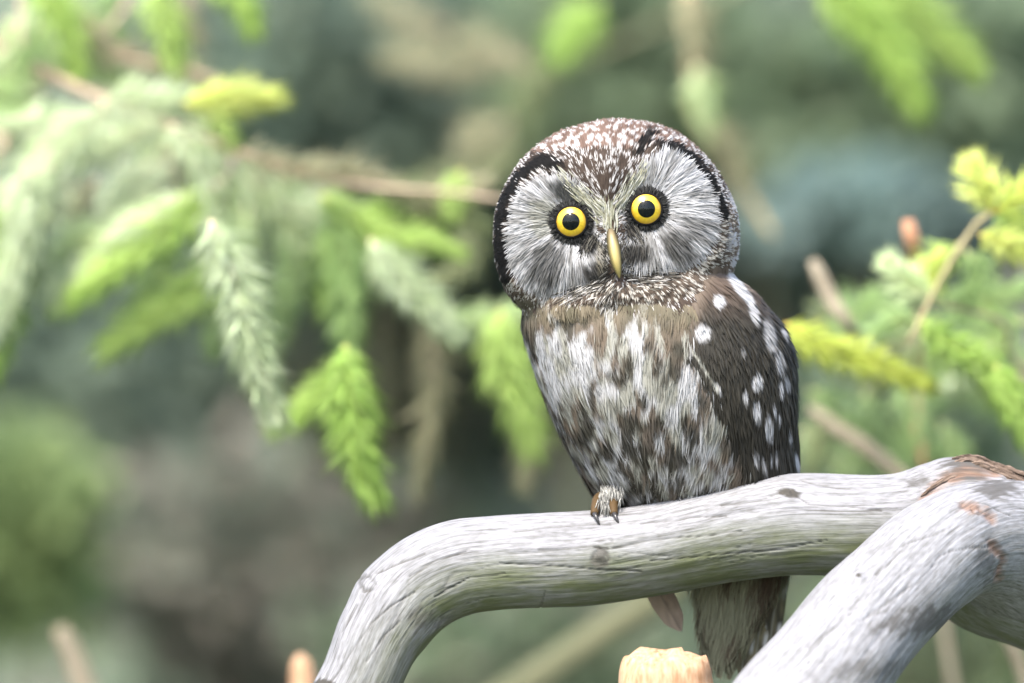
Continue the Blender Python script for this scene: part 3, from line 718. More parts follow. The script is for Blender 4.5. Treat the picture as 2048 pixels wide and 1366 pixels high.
EL, ER = np.array([1145, 446.0]), np.array([1288, 421.0])
def sculpt(V):
    x, row = V[:, 0], -V[:, 2]
    nf = np.clip((30-V[:, 1])/60, 0, 1)
    for e, k in ((EL, 1), (ER, 1)):
        r = np.hypot(x-e[0], row-e[1])
        V[:, 1] += nf*26*np.exp(-(r/62)**2)*k
    r = polyline_dist(x, row, [(1205, 330), (1216, 430), (1226, 480), (1236, 560)])
    V[:, 1] -= nf*16*np.exp(-(r/30)**2)
    # rim of the facial disc stands proud
    for pl in RIMS:
        r = polyline_dist(x, row, pl); V[:, 1] -= nf*9*np.exp(-(r/20)**2)
    return V
RIM_L = [(1115, 335), (1078, 333), (1042, 358), (1016, 400), (1004, 450), (1004, 500), (1012, 548)]
RIM_R = [(1318, 300), (1350, 305), (1384, 326), (1412, 362), (1430, 400), (1440, 430)]
RIM_B = [(1012, 555), (1045, 590), (1100, 608), (1160, 603), (1225, 588), (1290, 584), (1350, 568), (1408, 542), (1440, 500), (1452, 450)]
RIMS = [RIM_L, RIM_R, RIM_B]
V = sculpt(V)
fn = np.cross(V[TRI[:, 1]]-V[TRI[:, 0]], V[TRI[:, 2]]-V[TRI[:, 0]])
VN = np.zeros_like(V)
for k in range(3): np.add.at(VN, TRI[:, k], fn)
VN = norm(VN)
if np.mean(np.sum(VN*(V-V.mean(0)), 1)) < 0: VN = -VN; TRI = TRI[:, ::-1]
AREA = np.linalg.norm(fn, axis=1)/2

def sample(n, seed, cell):
    """about n points spread evenly over the skin"""
    g = np.random.default_rng(seed)
    m = n*3
    t = g.choice(len(TRI), m, p=AREA/AREA.sum())
    a, b_ = g.random(m), g.random(m); fl = a+b_ > 1; a[fl], b_[fl] = 1-a[fl], 1-b_[fl]
    w = np.stack([1-a-b_, a, b_], 1)[..., None]
    p = (V[TRI[t]]*w).sum(1); nn = norm((VN[TRI[t]]*w).sum(1))
    key = np.floor(p/cell).astype(np.int64)
    _, first = np.unique(key @ np.array([73856093, 19349663, 83492791]), return_index=True)
    return p[first], nn[first]

def inside(x, row, poly):
    r = np.zeros(x.shape, bool); n = len(poly); j = n-1
    for i in range(n):
        xi, yi = poly[i]; xj, yj = poly[j]
        r ^= ((yi > row) != (yj > row)) & (x < (xj-xi)*(row-yi)/(yj-yi+1e-9)+xi); j = i
    return r
DISC_L = [(1172, 392), (1150, 368), (1110, 356), (1072, 362), (1040, 385), (1024, 430), (1017, 480), (1020, 532), (1045, 568), (1090, 592), (1140, 594), (1180, 572), (1208, 545), (1214, 500), (1206, 450)]
DISC_R = [(1238, 440), (1256, 385), (1282, 335), (1325, 300), (1368, 318), (1400, 352), (1424, 398), (1434, 440), (1426, 480), (1400, 515), (1360, 540), (1310, 545), (1265, 545), (1242, 520)]
FORE = [(1110, 325), (1180, 300), (1290, 290), (1275, 330), (1255, 375), (1235, 410), (1217, 425), (1198, 410), (1170, 378), (1140, 350)]
WING_IN = [(1430, 520), (1392, 590), (1378, 640), (1372, 690), (1400, 735), (1430, 790), (1468, 860), (1490, 920), (1506, 985)]
def wing_side(x, row):
    ys = np.array([q[1] for q in WING_IN]); xs_ = np.array([q[0] for q in WING_IN])
    return x-np.interp(row, ys, xs_)
WSPOT = [(1436, 604, 13, 11, 0, 1), (1402, 667, 14, 16, 20, .9), (1479, 576, 36, 11, 35, 1), (1497, 600, 16, 9, 20, 1), (1507, 628, 22, 9, 12, .75), (1538, 672, 32, 12, 8, .55), (1558, 726, 24, 10, 6, .5),
         (1551, 612, 15, 5, 20, .9), (1570, 670, 11, 5, 10, .8), (1512, 766, 15, 10, -25, .9), (1488, 796, 11, 6, 0, .85), (1512, 825, 19, 8, 4, .85), (1537, 860, 25, 8, 3, .85),
         (1561, 780, 14, 5, 6, .9), (1574, 770, 14, 7, 10, .5), (1549, 825, 9, 4, 12, .8), (1558, 842, 8, 4, 0, .7), (1582, 880, 11, 4, 12, .85), (1598, 930, 18, 5, 12, .9),
         (1511, 920, 13, 6, 12, .6), (1553, 917, 8, 4, 0, .6), (1543, 920, 7, 3, 0, .6), (1528, 936, 16, 5, 18, .55), (1432, 776, 13, 5, 30, .9), (1483, 707, 7, 5, 0, .25)]

WHITE = np.array([0.385, 0.385, 0.39]); CREAM = np.array([0.32, 0.317, 0.275]); DARK = np.array([0.020, 0.018, 0.0135]); BROWN = np.array([0.095, 0.068, 0.050])
BLACK = np.array([.008, .0078, .0075]); TAN = np.array([0.20, 0.155, 0.115]); OLIVE = np.array([0.13, 0.115, 0.072])
def lerp(a, b_, t): return a*(1-t[..., None])+b_*t[..., None]
def sst(a, b_, x): t = np.clip((x-a)/(b_-a), 0, 1); return t*t*(3-2*t)

def strands(root, dirv, nrm, L, Wd, lift, droop, g, K=4, roll=.5):
    """ribbons: returns verts (n,K,2,3), centre (n,K,3)"""
    n = len(root)
    t = np.linspace(0, 1, K)
    side = norm(np.cross(nrm, dirv)); rl = g.normal(size=(n, 1))*roll
    side = norm(side+nrm*rl)
    prof = lift[:, None]*t-droop[:, None]*t**2
    c = root[:, None]+dirv[:, None]*(L[:, None]*t)[..., None]+nrm[:, None]*(L[:, None]*prof)[..., None]
    w = Wd[:, None]*np.interp(t, [0, .3, .75, 1], [.75, 1, .7, .12])
    v = np.stack([c-side[:, None]*w[..., None]/2, c+side[:, None]*w[..., None]/2], 2)
    return v, c
def strand_mesh(name, v, col):
    n, K = v.shape[:2]
    i = np.arange(n)[:, None, None]*K*2+np.arange(K-1)[None, :, None]*2
    f = (i+np.array([0, 1, 3, 2])[None, None]).reshape(-1, 4)
    c = np.repeat(col[:, :, None], 2, 2).reshape(-1, 3)
    return mesh_np(name, W3(v.reshape(-1, 3)), [f], True, np.clip(c, .004, .85))

def tangent(d, n): return norm(d-n*np.sum(d*n, -1, keepdims=True))

def feathers(p, n, T, L, Wd, g, per, lift=.22, droop=.12, sw=2.6, spread=.28, K=4, roll=.35):
    """each feather is a fan of barbs; returns strand data plus (s, t, feather index)"""
    m = len(p)
    idx = np.repeat(np.arange(m), per)
    s = np.tile(np.linspace(-1, 1, per), m)+g.normal(size=m*per)*.12
    B = np.cross(n, T)
    L_ = (L[idx]*(1-.32*s**2)*g.uniform(.85, 1.1, len(idx)))
    root = p[idx]+B[idx]*(s*Wd[idx]*.42)[:, None]-n[idx]*1.0
    dv = norm(T[idx]+B[idx]*(s*spread)[:, None]+g.normal(size=(len(idx), 3))*.05)
    lf = lift*(1-.5*s**2)+g.normal(size=len(idx))*.04
    v, c = strands(root, dv, n[idx], L_, np.full(len(idx), sw)*g.uniform(.7, 1.2, len(idx)), lf, np.full(len(idx), droop), g, K, roll)
    t = np.repeat(np.linspace(0, 1, K)[None], len(idx), 0)
    return v, c, s, t, idx

g = np.random.default_rng(5)
# skin colour follows the plumage of each region
x, row = V[:, 0], -V[:, 2]
isw = (wing_side(x, row) > 0) & (row > 540) & (row < 1140)
sk = np.where(isw[:, None], DARK, np.where((row < 600)[:, None], BROWN, np.array([.22, .21, .185])))
inf = (inside(x, row, DISC_L) | inside(x, row, DISC_R)) & (V[:, 1] < 20)
sk = np.where(inf[:, None], np.array([.10, .098, .09]), sk)
M_skin, nt, p_, out_ = new_mat('owl_down')
a_ = N(nt, 'ShaderNodeAttribute', attribute_name='col'); nt.links.new(a_.outputs['Color'], p_.inputs['Base Color']); p_.inputs['Roughness'].default_value = .9; p_.inputs['Specular IOR Level'].default_value = .05
link('body', mesh_np('body', W3(V-VN*2.0), [TRI], True, sk), M_skin, OWL)

# -- breast, belly and back feathers
P_, N_ = sample(9000, 21, 11.5)
x, row = P_[:, 0], -P_[:, 2]
ws = wing_side(x, row)
keep = (row > 588) & (row < 1170) & ~((ws > 6) & (row < 1150)) & ~((row < 625) & (x > 1040) & (x < 1420) & (P_[:, 1] < -120) & (row < 605))
P_, N_ = P_[keep], N_[keep]; x, row = P_[:, 0], -P_[:, 2]
lean = np.interp(x, [1040, 1150, 1300, 1450], [.38, .24, .02, -.10])
T_ = tangent(np.stack([lean+g.normal(size=len(x))*.10, g.normal(size=len(x))*.08, -np.ones(len(x))], 1), N_)
Lf = np.interp(row, [590, 680, 800, 950], [30, 46, 60, 64])*g.uniform(.8, 1.2, len(x)); Wf = np.interp(row, [590, 680, 900], [20, 28, 30])
v, c, s, t, idx = feathers(P_, N_, T_, Lf, Wf, g, 18, .24, .22, 3.4, .24, 5, .10)
fx, frow = x[idx], row[idx]
cx, cr_ = c[..., 0], -c[..., 2]
def breast_tone(X_, Y_, R_):
    wx = X_+14*(fbm(np.stack([X_/60, Y_/60, R_/60], -1), 71, 2)-.5)
    k1 = fbm(np.stack([wx/19, Y_/30, R_/50], -1), 72, 2)
    k2 = vnoise(np.stack([wx/9, Y_/18, R_/22], -1), 73)
    k = .5+.14*((.65*k1+.35*k2)-.5)/.12+.055
    bias = .17*np.exp(-((R_-622)/34)**2)+.13*sst(1270, 1380, X_)*np.exp(-((R_-665)/70)**2)
    bias = bias-.20*np.exp(-(((X_-1145)/70)**2+((R_-715)/58)**2))-.13*np.exp(-(((X_-1255)/34)**2+((R_-735)/60)**2))-.08*np.exp(-(((X_-1345)/50)**2+((R_-800)/90)**2))
    bias = bias+.07*np.exp(-(((X_-1185)/16)**2+((R_-860)/130)**2))+.06*np.exp(-(((X_-1300)/14)**2+((R_-900)/110)**2))-.03
    return k+bias
tone = breast_tone(P_[:, 0], P_[:, 1], -P_[:, 2]+Lf*.6)[idx][:, None]*.22+breast_tone(cx, c[..., 1], cr_)*.78
tone = tone+g.normal(size=(len(idx), 1))*.012
brn = sst(.455, .595, tone)
dkb = lerp(TAN*.62, DARK*2.0, sst(.35, .65, fbm(np.stack([cx/30, c[..., 1]/30, cr_/50], -1), 91, 2)))
wmix = sst(.4, .65, fbm(np.stack([cx/24, c[..., 1]/24, cr_/46], -1), 92, 2))
wh = lerp(np.broadcast_to(WHITE, c.shape), np.broadcast_to(CREAM*.82, c.shape), wmix)*g.uniform(.93, 1.05, (len(idx), 1, 1))
col = lerp(wh, dkb, np.clip(brn, 0, 1)*.94)
# olive tint at the throat
col = lerp(col, np.broadcast_to(OLIVE*1.3, col.shape), np.repeat((.45*np.exp(-((frow-612)/24)**2))[:, None], 5, 1))
front = (frow < 1075)
me = strand_mesh('breast_plumage', v[front], col[front]); o = link('breast_plumage', me, M_plume, OWL); o['kind'] = 'stuff'
# hanging wisps along the belly edge over the perch
PW, NW = sample(14000, 22, 7)
xw, rw = PW[:, 0], -PW[:, 2]
k = (rw > 925) & (rw < 1015) & (wing_side(xw, rw) < 0) & (PW[:, 1] < 90)
PW, NW, xw, rw = PW[k], NW[k], xw[k], rw[k]
TW = tangent(np.stack([np.interp(xw, [1180, 1300, 1450], [.1, .05, -.55])+g.normal(size=len(xw))*.3, -.2+g.normal(size=len(xw))*.2, -np.ones(len(xw))], 1), NW)
v, c, s, t, idx = feathers(PW, NW, TW, 34*g.uniform(.7, 1.3, len(xw)), np.full(len(xw), 14.), g, 6, .3, .2, 1.8, .4, 5)
col = np.broadcast_to((np.array([.40, .385, .345])*g.uniform(.5, 1.1, (len(xw), 1)))[idx][:, None], c.shape)
o = link('belly_wisps', strand_mesh('belly_wisps', v, col), M_plume, OWL); o['kind'] = 'stuff'

# -- wing: small coverts above, long flight feathers below
WING = link('wing', None, None, OWL) if False else None
P_, N_ = sample(15000, 23, 8.5)
x, row = P_[:, 0], -P_[:, 2]; ws = wing_side(x, row)
k = (ws > 0) & (row > 532) & (row < 1010)
P_, N_, x, row, ws = P_[k], N_[k], x[k], row[k], ws[k]
T_ = tangent(np.stack([.14+g.normal(size=len(x))*.06, .25+0*x, -np.ones(len(x))], 1), N_)
Lf = np.interp(row, [540, 700, 900], [34, 48, 70]); Wf = np.interp(row, [540, 800], [20, 26])
v, c, s, t, idx = feathers(P_+N_*2, N_, T_, Lf, Wf, g, 9, .10, .07, 4.8, .10, 5, .10)
def wing_col(c, base):
    cx, cr_ = c[..., 0], -c[..., 2]
    nz = fbm(np.stack([cx/16, c[..., 1]/16, cr_/60], -1), 8, 2)
    col = base*(.7+.7*nz[..., None])
    col = lerp(col, np.broadcast_to(BROWN*1.15, col.shape), .65*sst(660, 560, cr_))
    col = lerp(col, np.broadcast_to(TAN*.9, col.shape), .8*sst(600, 545, cr_)*sst(1470, 1500, cx))
    # the inner wing beside the breast is brown and mottled
    col = lerp(col, np.broadcast_to(TAN*.7, col.shape), .6*sst(30, 0, wing_side(cx, cr_))*sst(720, 640, cr_))
    for (sx, sr, a, b_, ang, amt) in WSPOT:
        dx, dr = cx-sx, cr_-sr; ca, sa_ = math.cos(math.radians(ang)), math.sin(math.radians(ang))
        al = dr*ca+dx*sa_; ac = dx*ca-dr*sa_
        e = sst(1.25, .80, np.sqrt((al/a)**2+(ac/b_)**2)+(fbm(np.stack([cx/7, cr_/14, c[..., 1]/9], -1), 4, 2)-.5)*.35)
        col = lerp(col, np.broadcast_to(WHITE*.97, col.shape), e*min(1, amt))
    # the pale edge of one inner feather
    dd = polyline_dist(cx, cr_, [(1380, 700), (1400, 730), (1432, 780)])
    return lerp(col, np.broadcast_to(CREAM, col.shape), .75*sst(3.2, 1.2, dd))
base = DARK*(.8+.5*g.random((len(x), 1)))[idx][:, None]
col = wing_col(c, np.broadcast_to(base, c.shape))
M_wing = leafy_mat('owl_wing_feather', .05, .6, .2)
wing = link('wing', strand_mesh('wing', v, col), M_wing, OWL)

def vane(pts, w, n, colf, name, parent, mat, curl=.12, tip=.55):
    """one long feather: shaft and two-sided vane; pts in units (x, y, z), n = outward normal"""
    c, tt = resample(np.array(pts, float), 26); u = tt/tt[-1]
    T = norm(np.gradient(c, axis=0)); nn = tangent(np.broadcast_to(np.array(n, float), c.shape), T); B = np.cross(nn, T)
    hw = w*np.interp(u, [0, .12, .7, .9, 1], [.35, .85, 1, .8, .12])
    ss = np.linspace(-1, 1, 13)
    v_ = c[:, None]+B[:, None]*(hw[:, None]*ss)[..., None]-nn[:, None]*(curl*hw[:, None]*ss**2)[..., None]+nn[:, None]*(np.abs(ss) < .09)[None, :, None]*1.4
    v_ = v_+T[:, None]*(-hw[:, None]*.35*np.abs(ss))[..., None]+nn[:, None]*(.5*np.sin(40*u[:, None]+ss*9))[..., None]
    col = colf(v_, np.broadcast_to(ss, v_.shape[:2]), np.repeat(u[:, None], 13, 1))
    i = np.arange(25)[:, None]*13+np.arange(12)[None]
    f = np.stack([i, i+1, i+14, i+13], -1).reshape(-1, 4)
    return link(name, mesh_np(name, W3(v_.reshape(-1, 3)), [f], True, np.clip(col.reshape(-1, 3), .004, .8)), mat, parent)
for k in range(7):
    x0 = 1408+k*20; x1 = 1512+k*14
    def cf(v_, ss, u): return wing_col(v_, np.broadcast_to(DARK*(.75+.25*np.abs(ss))[..., None], v_.shape))
    y0 = -118+k*26; y1 = -10+k*22
    vane([(x0, y0, -730-k*6), (x0+55, (y0+y1)/2-30, -840), (x1, y1, -985-k*3)], 17, (-.15+.13*k, -1, .1), cf, 'flight_feather', wing, M_wing)

# -- tail below the perch
def tail_col(seed):
    def cf(v_, ss, u):
        b_ = lerp(np.broadcast_to(OLIVE*1.3, v_.shape), np.broadcast_to(DARK*2.2, v_.shape), sst(.35, .75, fbm(np.stack([v_[..., 0]/14, ss*0, v_[..., 2]/60], -1), seed, 2)))
        b_ = lerp(b_, np.broadcast_to(CREAM*.6, v_.shape), .8*sst(.14, .05, np.abs(ss)))
        sp = np.minimum(np.hypot((u-.55)/.05, (np.abs(ss)-.75)/.25), np.hypot((u-.82)/.05, (np.abs(ss)-.75)/.25))
        return lerp(b_, np.broadcast_to(WHITE, v_.shape), sst(1.2, .8, sp))
    return cf
tail = None
for k, (x0, x1, z1, y1) in enumerate([(1418, 1425, 1352, 120), (1450, 1440, 1362, 128), (1480, 1462, 1366, 134), (1510, 1486, 1364, 140), (1540, 1512, 1350, 146), (1562, 1540, 1325, 152)]):
    o = vane([(x0, 150, -1010), (x0, 138, -1130), ((x0+x1)/2, 130+k*3, -1240), (x1, y1+k*3, -z1)], 24, (-.25+.1*k, -1, .05), tail_col(60+k), 'tail_feather' if tail else 'tail', tail or OWL, M_wing)
    tail = tail or o
vane([(1262, 150, -1110), (1312, 152, -1176), (1366, 155, -1268)], 27, (.2, -1, .1), lambda v_, ss, u: np.broadcast_to(np.array([.30, .23, .18]), v_.shape)*((.7+.5*fbm(np.stack([ss*2.2+u*6, np.abs(ss)*3-u*9, ss*0], -1), 5, 2))*np.where(np.abs(ss) < .12, .7, 1))[..., None], 'tail_feather', tail, M_wing)
# under-tail down
P_, N_ = sample(9000, 24, 9)
x, row = P_[:, 0], -P_[:, 2]; k = (row > 1060) & (row < 1300) & (P_[:, 1] < 160)
P_, N_, x, row = P_[k], N_[k], x[k], row[k]
T_ = tangent(np.stack([-.15+g.normal(size=len(x))*.1, 0*x, -np.ones(len(x))], 1), N_)
v, c, s, t, idx = feathers(P_-np.array([0, 24, 0]), N_, T_, np.full(len(x), 75.), np.full(len(x), 22.), g, 10, .1, .08, 3, .15, 5)
fkk = sst(.50, .68, fbm(np.stack([P_[:, 0]/26, P_[:, 1]/40, P_[:, 2]/120], -1), 13, 2))[idx]
col = lerp(np.broadcast_to(np.array([.19, .19, .13]), c.shape), np.broadcast_to(BROWN*.8, c.shape), np.repeat(fkk[:, None], 5, 1))
o = link('under_tail_down', strand_mesh('under_tail_down', v, col), M_plume, OWL); o['kind'] = 'stuff'

# -- head: crown, nape, rim and chin feathers
P_, N_ = sample(30000, 25, 5.6)
x, row = P_[:, 0], -P_[:, 2]
inD = (inside(x, row, DISC_L) | inside(x, row, DISC_R)) & (P_[:, 1] < 20)
k = (row < 622) & ~inD & ~((row > 560) & (wing_side(x, row) > 30)) & ~((row > 600) & (P_[:, 1] > 40))
k &= ~((np.hypot(x-1226, row-510) < 34) & (P_[:, 1] < 0))
P_, N_, x, row = P_[k], N_[k], x[k], row[k]
fc = np.array([1218, -120, -452.0])
T_ = P_-fc; T_[:, 1] = np.abs(T_[:, 1])*.6+30
low = sst(500, 560, row)
T_ = T_+np.stack([0*x, 0*x, -90*low], 1)
T_ = tangent(T_+g.normal(size=T_.shape)*8, N_)
fore = inside(x, row, FORE) & (P_[:, 1] < 0)
crown = np.clip(sst(330, 285, row)+sst(-20, 30, P_[:, 1])*sst(420, 360, row), 0, 1)
dB = polyline_dist(x, row, RIM_B); frontm = P_[:, 1] < 30
Lf = np.interp(crown, [0, 1], [20, 32]); Lf = np.where(dB < 30, 18, Lf)*g.uniform(.85, 1.15, len(x)); Wf = np.interp(crown, [0, 1], [7.5, 17]); Wf = np.where(dB < 30, 6.5, Wf)
# crown feathers are larger and fewer
k = ~((crown > .6) & (g.random(len(x)) < .55))
P_, N_, T_, x, row, fore, crown, Lf, Wf, dB, frontm = [a[k] for a in (P_, N_, T_, x, row, fore, crown, Lf, Wf, dB, frontm)]
v, c, s, t, idx = feathers(P_, N_, T_, Lf, Wf, g, 8, .16, .12, 2.3, .12, 5, .2)
dRL = polyline_dist(x, row, RIM_L); dRR = polyline_dist(x, row, RIM_R); dW = polyline_dist(x, row, [(1302, 268), (1288, 285), (1274, 312)])
black = np.maximum.reduce([sst(19, 12, dRL+g.normal(size=len(x))*2.5), sst(16, 10, dRR+g.normal(size=len(x))*2.5), sst(13, 8, dW+g.normal(size=len(x))*2), sst(20, 12, np.hypot((x-1090)/1.5, row-328))])*frontm
hasspot = g.random(len(x))
m = len(x); r1 = g.random(m)
basec = np.where((crown > .5)[:, None], np.array([.125, .085, .068]), np.array([.052, .039, .031]))*(.75+.5*r1)[:, None]
rimz = sst(30, 18, dB)*frontm
basec = basec*(1-rimz[:, None])+rimz[:, None]*np.array([.075, .058, .045])*(.7+.6*r1)[:, None]
side = sst(1440, 1470, x)*sst(330, 380, row); basec = basec*(1-side[:, None])+side[:, None]*np.where((fbm(np.stack([x/22, P_[:, 1]/22, row/22], -1), 6, 2) > .50)[:, None], np.array([.42, .42, .44]), np.array([.13, .10, .075]))
basec = basec*(1-black[:, None])+BLACK*black[:, None]
prob = np.where(crown > .5, .62, np.where(fore, .46, .42)); prob = np.where(rimz > .5, .50, prob)
# a finer speckle just outside the black rim
spec = (sst(34, 20, np.minimum(dRL, dRR))*frontm > .5) & (black < .5); prob = np.where(spec, .55, prob)
prob = prob*(1-black*.97)
sp = (hasspot < prob).astype(float)[idx][:, None]
cen = np.interp(crown, [0, 1], [.62, .66])[idx][:, None]; sw_ = np.interp(crown, [0, 1], [.62, .68])[idx][:, None]; sl = np.interp(crown, [0, 1], [.42, .34])[idx][:, None]
e = np.sqrt((np.abs(s)[:, None]/sw_)**2+((t-cen)/sl)**2)+g.normal(size=(len(idx), 1))*.06
mark = sst(1.15, .75, e)*sp
whc = np.where((rimz > .5)[:, None], np.array([.37, .35, .31]), np.array([.41, .395, .385]))[idx][:, None]*g.uniform(.85, 1.05, (len(idx), 1, 1))
SP, SN = sample(5200, 27, 15.5)
kk = (-SP[:, 2] < 345) | ((-SP[:, 2] < 460) & (SP[:, 1] > 30)); SP = SP[kk]; SR = np.random.default_rng(4).uniform(3.2, 6.6, len(SP))
cf_ = (crown[idx] > .5); cp = c[cf_].reshape(-1, 3); best = np.full(len(cp), 9.0)
for q0 in range(0, len(cp), 20000):
    dq = cp[q0:q0+20000, None]-SP[None]; dq[..., 2] *= .72; dq[..., 1] *= .72
    best[q0:q0+20000] = (np.linalg.norm(dq, axis=2)/SR[None]).min(1)
mark[cf_] = sst(1.15, .72, best.reshape(-1, c.shape[1])+g.normal(size=(cf_.sum(), 1))*.08)*(1-.95*black[idx][cf_])[:, None]
col = lerp(np.broadcast_to(basec[idx][:, None], c.shape), np.broadcast_to(whc, c.shape), mark)
# olive-brown wash at the lower edge of the ruff
o = link('head_plumage', strand_mesh('head_plumage', v, col), M_plume, OWL); o['kind'] = 'stuff'

# -- facial discs: soft bristles spreading from each eye
def disc(e, poly, seed, eye_y):
    g = np.random.default_rng(seed)
    P_, N_ = sample(90000, seed, 2.8)
    x, row = P_[:, 0], -P_[:, 2]
    r = np.hypot(x-e[0], row-e[1])
    k = inside(x, row, poly) & (P_[:, 1] < 20) & (r > 30)
    P_, N_, x, row, r = P_[k], N_[k], x[k], row[k], r[k]
    rad = np.stack([x-e[0], 0*x, -(row-e[1])], 1)
    T_ = tangent(norm(rad)+np.array([0, -.05, -.12])+g.normal(size=rad.shape)*.10, N_)
    L = np.interp(r, [30, 44, 60, 120], [10, 16, 30, 38])*g.uniform(.7, 1.25, len(x))
    pb = np.vstack([poly, poly[:1]]); bd = polyline_dist(x, row, [tuple(q) for q in pb])
    L = np.minimum(L, bd*.95+3+18*g.random(len(x))**2.5)
    v, c = strands(P_-N_*.5, T_, N_, L, np.full(len(x), 2.0)*g.uniform(.6, 1.3, len(x)), np.full(len(x), .30)+g.normal(size=len(x))*.06, np.full(len(x), .20), g, 5, .4)
    cx, cr_ = c[..., 0], -c[..., 2]
    rr_ = np.hypot(cx-e[0], cr_-e[1]); an = np.arctan2(cr_-e[1], cx-e[0])
    st = fbm(np.stack([np.cos(an)*9, np.sin(an)*9, rr_/70], -1), seed, 3)
    col = np.broadcast_to(WHITE*.98, c.shape)*g.uniform(.9, 1.04, (len(x), 1, 1))
    gm = .72*sst(.47, .63, st)
    col = lerp(col, np.broadcast_to(np.array([.15, .148, .14]), c.shape), gm)
    return P_, v, c, cx, cr_, rr_, col, g
def blot(col, cx, cr_, bx, by, rx, ry, colr, amt, ang=0):
    ca, sa_ = math.cos(math.radians(ang)), math.sin(math.radians(ang))
    u = ((cx-bx)*ca+(cr_-by)*sa_)/rx; w = (-(cx-bx)*sa_+(cr_-by)*ca)/ry
    n = fbm(np.stack([cx/9, cr_/9, 0*cx], -1), 31, 2)-.5
    return lerp(col, np.broadcast_to(np.array(colr), col.shape), amt*sst(1.25, .65, np.sqrt(u*u+w*w)+n*.7))
BK = (.009, .009, .009)
P_, v, c, cx, cr_, rr_, col, gg = disc(EL, DISC_L, 33, 0)
col = blot(col, cx, cr_, 1092, 530, 38, 54, (.035, .034, .03), .8, 20)
col = blot(col, cx, cr_, 1150, 560, 16, 36, (.08, .077, .07), .5, 20)
col = blot(col, cx, cr_, 1128, 384, 34, 21, (.035, .037, .036), .95, 25)
col = blot(col, cx, cr_, 1088, 436, 34, 40, (.20, .20, .15), .55)
col = blot(col, cx, cr_, 1177, 486, 20, 28, BK, 1, -10)
col = blot(col, cx, cr_, 1198, 552, 34, 28, (.02, .019, .017), .95)
col = blot(col, cx, cr_, 1202, 520, 12, 36, (.22, .20, .15), .6)
col = lerp(col, np.broadcast_to(np.array(BK), col.shape), sst(47, 40, rr_))
o = link('facial_disc', strand_mesh('facial_disc', v, col), M_plume, OWL); o['kind'] = 'stuff'
P_, v, c, cx, cr_, rr_, col, gg = disc(ER, DISC_R, 34, 0)
col = blot(col, cx, cr_, 1376, 468, 48, 20, (.11, .108, .105), .6, -15)
col = blot(col, cx, cr_, 1354, 500, 46, 24, (.035, .034, .03), .8, 30)
col = blot(col, cx, cr_, 1262, 458, 19, 26, BK, 1, 20)
col = blot(col, cx, cr_, 1268, 512, 32, 26, (.03, .028, .024), .95)
col = blot(col, cx, cr_, 1262, 368, 13, 15, (.04, .04, .035), .9)
col = lerp(col, np.broadcast_to(np.array(BK), col.shape), sst(47, 40, rr_))
o = link('facial_disc', strand_mesh('facial_disc', v, col), M_plume, OWL); o['kind'] = 'stuff'
# pale brows meeting above the beak, and bristles round it
def tuft(name, roots, seed, colr, L0, n):
    g = np.random.default_rng(seed)
    R_, Tn = [], []
    for (x0, r0, x1, r1, sp) in roots:
        u = g.random(n)
        R_.append(np.stack([x0+(x1-x0)*u+g.normal(size=n)*sp, r0+(r1-r0)*u+g.normal(size=n)*sp], 1)); Tn.append(np.tile([[x1-x0, r1-r0]], (n, 1)))
    R_, Tn = np.vstack(R_), np.vstack(Tn).astype(float)
    fr_ = np.where(V[:, 1] < 0)[0]
    cand = V[fr_]
    ix = np.array([fr_[np.argmin((cand[:, 0]-a)**2+(-cand[:, 2]-b_)**2)] for a, b_ in R_])
    p = np.stack([R_[:, 0], V[ix, 1], -R_[:, 1]], 1); nn = VN[ix]
    T_ = tangent(np.stack([Tn[:, 0], 0*Tn[:, 0], -Tn[:, 1]], 1)+g.normal(size=p.shape)*6, nn)
    v, c = strands(p, T_, nn, L0*g.uniform(.6, 1.3, len(p)), np.full(len(p), 2.0), np.full(len(p), .45), np.full(len(p), .30), g, 5, .5)
    cc = np.array(colr)[g.integers(0, len(colr), len(p))]*g.uniform(.8, 1.1, (len(p), 1))
    o = link(name, strand_mesh(name, v, np.broadcast_to(cc[:, None], c.shape)), M_plume, OWL); o['kind'] = 'stuff'
tuft('brow_plumage', [(1212, 440, 1132, 360, 6), (1204, 430, 1165, 395, 7), (1226, 430, 1262, 372, 7), (1234, 425, 1285, 345, 6), (1218, 470, 1216, 420, 9)], 51, [(.33, .33, .25), (.40, .40, .35), (.22, .215, .15)], 24, 110)
tuft('beak_bristles', [(1190, 470, 1168, 505, 6), (1252, 448, 1278, 490, 6), (1212, 480, 1196, 540, 6), (1242, 480, 1262, 530, 6), (1216, 540, 1180, 572, 8), (1246, 545, 1290, 560, 8)], 53, [(.012, .012, .012), (.02, .019, .018), (.05, .046, .04), (.10, .095, .08)], 18, 130)
tuft('chin_bristles', [(1212, 540, 1165, 580, 8), (1250, 540, 1320, 560, 8), (1200, 565, 1130, 592, 9), (1262, 556, 1345, 548, 8), (1222, 575, 1215, 600, 14)], 52, [(.05, .045, .038), (.14, .13, .11), (.36, .35, .33), (.025, .023, .02)], 20, 120)

